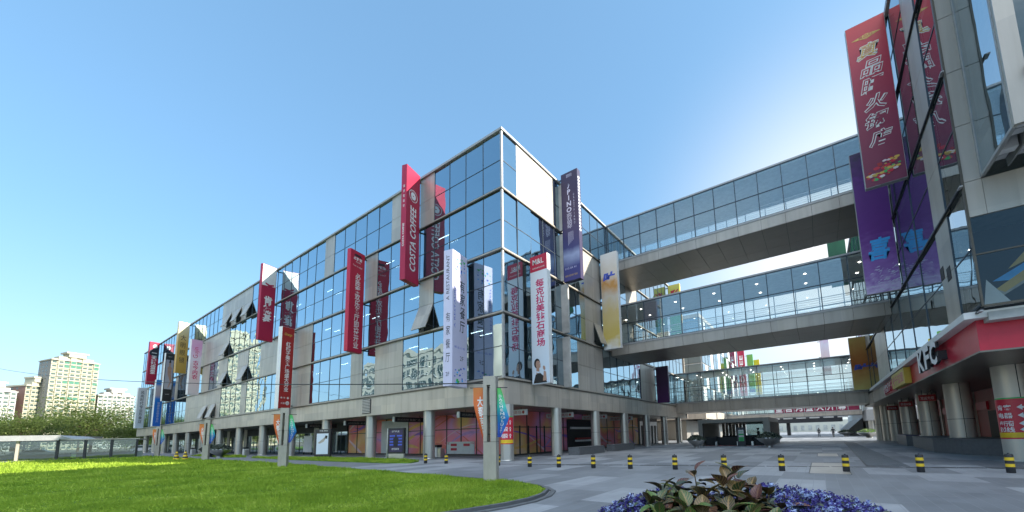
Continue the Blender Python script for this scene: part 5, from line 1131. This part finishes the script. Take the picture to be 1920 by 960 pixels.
MB().box(kx0+.5, kx1-.7, ky0+.9, ky0+1.2, 0, .95).build('parapet', 'dark', kk); MB().box(kx0+.5, kx1-.65, ky1-.5, ky1-.3, 0, 1.0).build('parapet', 'dark', kk); MB().box(kx0+3.5, kx1-.3, ky1-.08, ky1-.02, .0, kh-.43).build('glass_pane', 'sglass', kk); MB().box(kx0+.5, kx1-.7, ky0+.3, ky0+.8, .001, .02).build('red_sill', 'rdark', kk)
for q, x in enumerate((-9.6, -7.4, -6.0)):
    e = MB(); pth = [(x, ky0+.2, .55), (x, ky0-.02, .75), (x, ky0+.1, .98), (x, ky0+.8, 1.02), (x, ky0+3.5, -.2)]
    e.tube(pth, .045, 8, 0); e.box(x-.10, x+.10, ky0+.05, ky0+.6, .02, .45, 1); e.box(x-.02, x+.02, ky0+.2, ky0+2, .45, .95, 2); e.build('escalator_rail', ['black', 'steel', 'bglass'], kk)
s = thing('information_sign', 'freestanding green and white sign at the escalator mouth', 'sign', (-7.0, 45.6, 0))
MB().box(-7.32, -6.55, 45.55, 45.72, 0, 1.95).build('sign_post', 'dsteel', s); MB().box(-7.16, -6.66, 45.53, 45.548, .5, 1.7).build('panel', 'offw', s); MB().box(-7.15, -6.67, 45.522, 45.529, .5, .95).box(-7.15, -6.67, 45.522, 45.529, 1.12, 1.3).build('green_band', 'green', s); letters(s, '地下超市', (-7.12, 45.52, 1.42), (1, 0, 0), (0, 0, 1), .42, .14, 'green')
# ------------------------------------------------------------------ lit poster boxes, bins
s = thing('poster_box', 'dark framed poster box with a pale figure picture on the grass strip', 'poster box', (-37.6, 17.6, 0)); u1 = V((.93, .36, 0)).normalized(); n1 = u1.cross(Z); O = V((-38.7, 17.2, .06))
MB().obox(O, u1*1.7, -n1*.25, (0, 0, 2.65)).build('cabinet', 'dsteel', s); MB().obox(O+u1*.2+n1*.003+Z*.35, u1*1.3, n1*.01, (0, 0, 1.9)).build('poster', 'p_white', s)
mb = MB(); f_ = lambda a, h: O+u1*(.2+1.3*a)+n1*.016+Z*(.35+1.95*h)
mb.poly([f_(.1, .52), f_(.3, .5), f_(.6, .58), f_(.85, .78), f_(.7, .8), f_(.4, .66)], 0); mb.poly([f_(.66, .74), f_(.9, .72), f_(.94, .86), f_(.74, .88)], 1); mb.build('figure_print', ['post', 'hair'], s); letters(s, '时尚 美丽', O+u1*.5+n1*.004+Z*2.42, u1, Z, .9, .16, 'offw')
s = thing('poster_box', 'black poster box with a curved steel stand at the end of the grass strip', 'poster box', (-26.8, 17.9, 0)); O = V((-27.6, 17.6, .06)); u1 = V((.96, .28, 0)).normalized(); n1 = u1.cross(Z)
MB().obox(O+Z*.45, u1*1.5, -n1*.22, (0, 0, 1.95)).build('cabinet', 'black', s); mb = MB()
mb.tube([O-u1*.35, O-u1*.12+Z*.2, O-u1*.04+Z*.8, O-u1*.03+Z*2.4], .05, 8).tube([O-u1*.2, O-u1*.05+Z*.2, O-u1*.0+Z*.8-n1*.2, O-n1*.2+Z*2.4], .04, 8); mb.obox(O+u1*.05-n1*.04, u1*1.4, -n1*.16, (0, 0, .449)); mb.build('stand', 'steel', s)
mb = MB(); f_ = lambda a, h: O+u1*(.1+1.3*a)+n1*.006+Z*(.55+1.75*h)
mb.poly([f_(.02, .02), f_(.98, .02), f_(.98, .98), f_(.02, .98)], 0); mb2 = MB(); g_ = lambda a, h: f_(a, h)+n1*.004
for k_ in range(4): mb2.poly([g_(.06, .3+.13*k_), g_(.94, .3+.13*k_), g_(.94, .36+.13*k_), g_(.06, .36+.13*k_)], 0)
h_ = lambda a, h: f_(a, h)+n1*.008
mb2.poly([h_(.34, .25), h_(.64, .25), h_(.7, .6), h_(.58, .66), h_(.42, .66), h_(.3, .6)], 1); mb2.poly([h_(.44, .66), h_(.56, .66), h_(.57, .76), h_(.43, .76)], 1); mb2.build('figure_print', ['blueink', 'ink'], s)
mb.build('poster', 'navy', s); letters(s, '夜色服饰', f_(.2, .1)+n1*.004, u1, Z, .7, .16, 'offw'); letters(s, 'STYLE', f_(.2, .88)+n1*.004, u1, Z, .7, .12, 'offw')
def bin_(label, x, y):
    s = thing('litter_bin', label, 'bin', (x, y, 0), 'litter bins under the colonnade'); MB().box(x-.5, x-.02, y-.25, y+.25, .03, .85).build('body', 'offw', s); MB().box(x+.02, x+.42, y-.22, y+.22, .03, .75).build('body', 'steel', s); MB().box(x-.52, x+.0, y-.27, y+.27, .851, 1.05).box(x-.5, x+.4, y-.2, y+.2, 0, .03).build('lid', 'black', s)
bin_('pale twin litter bin near the corner hoarding', -26.4, 21.6); bin_('litter bin beside the fifth lawn side column', -62.5, 19.3); bin_('litter bin furthest along the lawn side colonnade', -84, 18.8)
s = thing('poster_board', 'small white notice board under the colonnade behind the second flag post', 'notice board', (-52, 22.5, 0)); MB().box(-53.4, -51.2, 22.4, 22.5, .3, 2.3).build('board', 'offw', s); MB().box(-53.4, -53.3, 22.41, 22.49, 0, .3).box(-51.3, -51.2, 22.41, 22.49, 0, .3).build('leg', 'dsteel', s)
# ------------------------------------------------------------------ overhead cable
s_ = [V((-9.75, 10.2, 3.55)), V((-104, -2.5, 14.6))]; mb = MB(); mb.tube([s_[0].lerp(s_[1], i/24)-Z*(1.0*(1-(2*i/24-1)**2)) for i in range(25)], .022, 6); tag(mb.build('overhead_cable', 'black'), 'thin black cable running from the near flag post across the sky to the left', 'cable')
# ------------------------------------------------------------------ glass entrance hall on the far left
g = thing('glass_pavilion', 'low glass walled entrance pavilion with a flat pale roof behind the lawn', 'pavilion', (-80, 3, 0))
W_ = [V((-83, -11, 0)), V((-80, -4, 0)), V((-76, 4.5, 0)), V((-73.5, 10.8, 0))]
mb = MB(); fr = MB(); bs = MB()
for i in range(3):
    a, b_ = W_[i], W_[i+1]; t = (b_-a); n = V((t.y, -t.x, 0)).normalized(); k_ = 3 if i else 2
    if i == 1: k_ = 3
    for q in range(k_):
        p0, p1 = a+t*q/k_, a+t*(q+1)/k_
        MB().poly([p0+Z*.22, p1+Z*.22, p1+Z*2.45, p0+Z*2.45]).build('glass_pane', 'sglass', g); MB().obox(p0-t.normalized()*.12-n*.12, t.normalized()*.24, n*.2, (0, 0, 2.5)).build('pillar', 'clad' if i < 2 else 'dsteel', g)
    bs.obox(a-n*.1, t, n*.3, (0, 0, .22))
fr.obox(W_[3]-V((.1, .1, 0)), (.2, 0, 0), (0, .2, 0), (0, 0, 2.5)); fr.build('pillar', 'dsteel', g); bs.build('base', 'stone', g)
mb.prism([W_[0]+Z*2.5+V((.6, 0, 0)), W_[1]+Z*2.5+V((.6, 0, 0)), W_[2]+Z*2.5+V((.6, 0, 0)), W_[2]+V((-14, 5, 2.5)), W_[0]+V((-16, 5, 2.5))], (0, 0, .62), 0)
mb.prism([W_[2]+V((.3, 0, 2.5)), W_[3]+V((.2, .2, 2.5)), W_[3]+V((-12, 3, 2.5)), W_[2]+V((-14, 5, 2.5))], (0, 0, .12), 1)
mb.prism([W_[2]+V((.58, 0, 2.62)), W_[2]+V((.6, 1.2, 2.62)), W_[2]+V((.58, 0, 3.1))], (-9, 3, 0), 0); mb.build('roof', ['roofm', 'clad2'], g)
mb = MB()
for i in (1, 2):
    a, b_ = W_[i], W_[i+1]; t = b_-a; n = V((-t.y, t.x, 0)).normalized(); mb.obox(a+n*4+t*.05, t*.9, n*.3, (0, 0, .8))
mb.build('inner_parapet', 'offw', g)
# ------------------------------------------------------------------ trees
def tree_meshes(seed, H, cw, n, droop=0.):
    r = random.Random(seed); tr = MB(); P0 = V((0, 0, 0)); top = V((r.uniform(-.3, .3), r.uniform(-.3, .3), H*.6)); tr.tube([P0, P0.lerp(top, .5)+V((.1, 0, 0)), top], H*.028, 7, 0, H*.01); tips = []
    for i in range(13):
        a = r.uniform(0, 6.28); z = H*r.uniform(.14, .5); b0 = V((0, 0, z)); e = V((math.cos(a)*cw*r.uniform(.45, .85), math.sin(a)*cw*r.uniform(.45, .85), z+H*r.uniform(.02, .36))); tr.tube([b0, b0.lerp(e, .5)+V((0, 0, .25)), e], H*.011, 5, 0, H*.003); tips.append(e); tips.append(b0.lerp(e, .6))
    tips.append(top); cl = [t_+V((r.gauss(0, cw*.25), r.gauss(0, cw*.25), r.gauss(.1*H, H*.07))) for t_ in tips for _ in range(2)]; cm = MB(); crs = [r.uniform(.16, .34)*cw for _ in cl]
    for i in range(n):
        k_ = r.randrange(len(cl)); c = cl[k_]+V((r.gauss(0, crs[k_]), r.gauss(0, crs[k_]), r.gauss(0, crs[k_]*.8))); d = V((r.gauss(0, 1), r.gauss(0, 1), r.gauss(-droop, .7))).normalized(); e = d.orthogonal().normalized(); s_ = r.uniform(.2, .42)*H/9; cm.poly([c-e*s_*.35, c+d*s_*.7, c+e*s_*.35, c-d*s_*.7])
    return tr, cm
protos = []
for i, (sd2, H, cw, n, mt, dp) in enumerate(((1, 8, 5.2, 9000, 'leaf', .8), (2, 7.5, 5.0, 9000, 'leaf2', .2), (3, 8.5, 5.6, 9500, 'leaf', 1.0))):
    tr, cm = tree_meshes(sd2, H, cw, n, dp); p = thing('tree', 'x', 'tree', (0, 0, 0), 'trees behind the pavilion'); tr.build('trunk', 'bark', p, True); cm.build('crown', mt, p, True); protos.append(p)
TR = [(0, -162, -21, 1.35, 'dull green tree at the picture edge behind the pavilion roof'), (2, -172.5, -7.5, 1.275, 'second olive tree from the picture edge behind the pavilion'), (0, -168, 4.5, 1.32, 'olive tree below the brown flank of a tower'), (2, -177, 16.5, 1.5, 'tall loose willow under the broad cream tower'), (0, -166.5, 25.5, 1.35, 'willow with drooping shoots under the right side of the broad tower'), (2, -183, 36, 1.275, 'olive tree under the gap right of the broad tower'),
      (1, -181.5, 29.25, 1.05, 'bright green tree right of the willows'), (1, -192, 41.25, 1.17, 'bright green tree below the right hand tower'), (1, -208.5, 49.5, 1.275, 'bright green bushy tree beside the far end of the centre'), (1, -219, 36, 1.425, 'bright green tree showing under the far fascia'), (1, -240, 46.5, 1.35, 'small green tree behind the parked van'), (0, -225, -3, 1.425, 'tall olive tree in the second row near the edge'), (2, -225, 18, 1.5, 'tall olive tree in the second row behind the willow')]
used = set()
for i, (k_, x, y, sc, l) in enumerate(TR):
    if k_ not in used: used.add(k_); o = protos[k_]; o.location = (x, y, 0); o.scale = (sc,)*3; o.rotation_euler = (0, 0, rnd.uniform(0, 6)); o['label'] = l
    else: dup(protos[k_], (x, y, 0), rnd.uniform(0, 6), l, None, (sc, sc, sc*rnd.uniform(.9, 1.1)))
# shrubs seen through and behind the far colonnade
sh_ = MB(); r2 = random.Random(4)
hp = thing('hedge', 'green hedge seen between the far columns', 'hedge', (-150, 40, 0))
for i in range(5200):
    c = V((r2.uniform(-175, -140), r2.uniform(24, 60), abs(r2.gauss(0, 1.3)))); d = V((r2.gauss(0, 1), r2.gauss(0, 1), r2.gauss(0, 1))).normalized(); e = d.orthogonal().normalized(); s2 = r2.uniform(.25, .5); sh_.poly([c-e*s2*.5, c+d*s2*.6, c+e*s2*.5, c-d*s2*.6])
sh_.build('foliage', 'leaf2', hp)
# ------------------------------------------------------------------ vehicles
def car(label, x, y, rz, paint, van=False):
    p = thing('parked_car' if not van else 'parked_van', label, 'car' if not van else 'van', (0, 0, 0)); L, Wd = 4.4, 1.75
    prof = [(-2.2, .35), (-2.2, .75), (-1.9, .95), (-1.0, 1.02), (-.5, 1.42), (.9, 1.45), (1.6, 1.05), (2.15, .95), (2.2, .4)] if not van else [(-2.2, .35), (-2.2, .9), (-1.55, 1.05), (-.95, 1.72), (1.9, 1.78), (2.2, 1.5), (2.2, .4)]
    MB().prism([(a, -Wd/2, b_) for a, b_ in prof], (0, Wd, 0)).build('body', paint, p, True)
    wn = MB(); wp = [(-.85, 1.05), (-.45, 1.37), (.85, 1.39), (1.35, 1.05)] if not van else [(-1.25, 1.12), (-.85, 1.6), (1.9, 1.64), (2.0, 1.12)]
    for sg in (-1, 1): wn.prism([(a, sg*(Wd/2+.004), b_) for a, b_ in wp], (0, sg*.012, 0))
    wn.build('side_window', 'twin', p, True)
    for a in (-1.35, 1.35):
        for sg in (-1, 1):
            q = MB(); q.tube([(a, sg*Wd/2-.1, .32), (a, sg*Wd/2+.1, .32)], .32, 18); o = q.build('wheel', 'black', p, True); q = MB(); q.tube([(a, sg*(Wd/2+.1)-.01, .32), (a, sg*(Wd/2+.1)+.012, .32)], .19, 14); r_ = q.build('rim', 'steel', p, True); r_.parent = o
    q = MB(); q.box(-2.215, -2.2, -.75, -.4, .65, .82).box(-2.215, -2.2, .4, .75, .65, .82); q.build('headlight', 'offw', p, True)
    p.location = (x, y, 0); p.rotation_euler = (0, 0, rz); return p
M['pale_paint'] = mat('pale_blue_paint', (.45, .52, .56), .25, .2, .02); M['white_paint'] = mat('white_car_paint', (.7, .7, .7), .25, 0, .02)
car('pale blue parked car seen through the pavilion glass', -97, 3.5, R(80), 'pale_paint'); car('white van parked beyond the far end column', -140, 21.8, R(75), 'white_paint', True)
# ------------------------------------------------------------------ residential towers
def tower(label, x, y, rz, w, d, h, wallm, sidem, nc, nf, glassy=()):
    p = thing('apartment_tower', label, 'tower block', (0, 0, 0), 'apartment towers on the skyline'); fh = h/nf
    mb = MB(); bw = w/nc
    for c in range(nc): ins = .0 if c % 2 else -.9; mb.box(-8, 0+ins, -w/2+bw*c, -w/2+bw*(c+1), 0, h-(.0 if 0 < c < nc-1 else fh*1.0), 0)
    mb.box(-d, -1, -w/2+.4, w/2-.4, 0, h-fh*.6, 0); mb.build('wall', wallm, p, True)
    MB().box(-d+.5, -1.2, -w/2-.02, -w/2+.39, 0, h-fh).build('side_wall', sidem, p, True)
    mb = MB(); mb.box(-9, .7, -w*.18, w*.18, h, h+fh*.9); mb.box(-9, 1.0, -w*.24, w*.24, h+fh*.9, h+fh*1.3); mb.box(-d, .4, -w/2-.5, w/2+.5, h-fh*1.0-.1, h-fh*1.0+.5); mb.build('roof', wallm, p, True)
    wm = MB(); wm.box(0, .15, -bw*.33, bw*.33, .0, fh*.42); me = wm.build('window', 'twin', None, True); md = me.data; bpy.data.objects.remove(me)
    wg = MB(); wg.box(0, .2, -bw*.40, bw*.40, .0, fh*.6); me = wg.build('window', 'twing', None, True); mg = me.data; bpy.data.objects.remove(me); rest = MB(); k_ = 0; bal = MB()
    for f in range(nf-2, -1, -1):
        for c in range(nc):
            yc = -w/2+bw*(c+.5); xx = .02-(0 if c % 2 else .9); z = f*fh+fh*.35; gq = c in glassy and (f > nf-4 or f % 4 == 0)
            bal.box(xx, xx+.5, yc-bw*.46, yc+bw*.46, f*fh+fh*.02, f*fh+fh*.1)
            if k_ < 95: o = bpy.data.objects.new('window', mg if gq else md); COL.objects.link(o); o.parent = p; o.location = (xx, yc, z); k_ += 1
            else: rest.box(xx, xx+.15, yc-bw*.33, yc+bw*.33, z, z+fh*.42)
    if rest.v: rest.build('window', 'twin', p, True)['kind'] = 'stuff'
    sw = MB()
    for f in range(0, nf-1):
        for q in range(3): sw.box(-d+2+q*5, -d+3.6+q*5, -w/2-.06, -w/2-.021, f*fh+fh*.3, f*fh+fh*.7)
    sw.build('side_window', 'twin', p, True)['kind'] = 'stuff'; bal.build('balcony_slab', wallm, p, True)['kind'] = 'stuff'
    p.location = (x, y, 0); p.rotation_euler = (0, 0, rz); return p
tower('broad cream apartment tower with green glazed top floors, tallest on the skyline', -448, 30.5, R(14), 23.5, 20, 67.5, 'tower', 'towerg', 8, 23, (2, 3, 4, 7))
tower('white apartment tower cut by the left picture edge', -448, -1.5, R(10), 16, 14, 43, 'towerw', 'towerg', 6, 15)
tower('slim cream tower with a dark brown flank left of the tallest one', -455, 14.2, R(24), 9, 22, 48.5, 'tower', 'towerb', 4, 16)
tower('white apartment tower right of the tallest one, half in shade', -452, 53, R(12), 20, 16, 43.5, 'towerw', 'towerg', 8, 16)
tower('cream apartment tower mirrored in the far glass of the shopping centre', -262, -34, R(20), 24, 18, 60, 'tower', 'tower', 8, 20)
s = thing('street_lamp', 'slim white street lamp between the bright green trees', 'street lamp', (-125, 29.5, 0)); MB().tube([(-125, 30, 0), (-125, 30, 8.6)], .08).build('pole', 'offw', s); MB().box(-125.3, -124.7, 29.3, 30.7, 8.6, 8.75).build('lamp_head', 'offw', s)
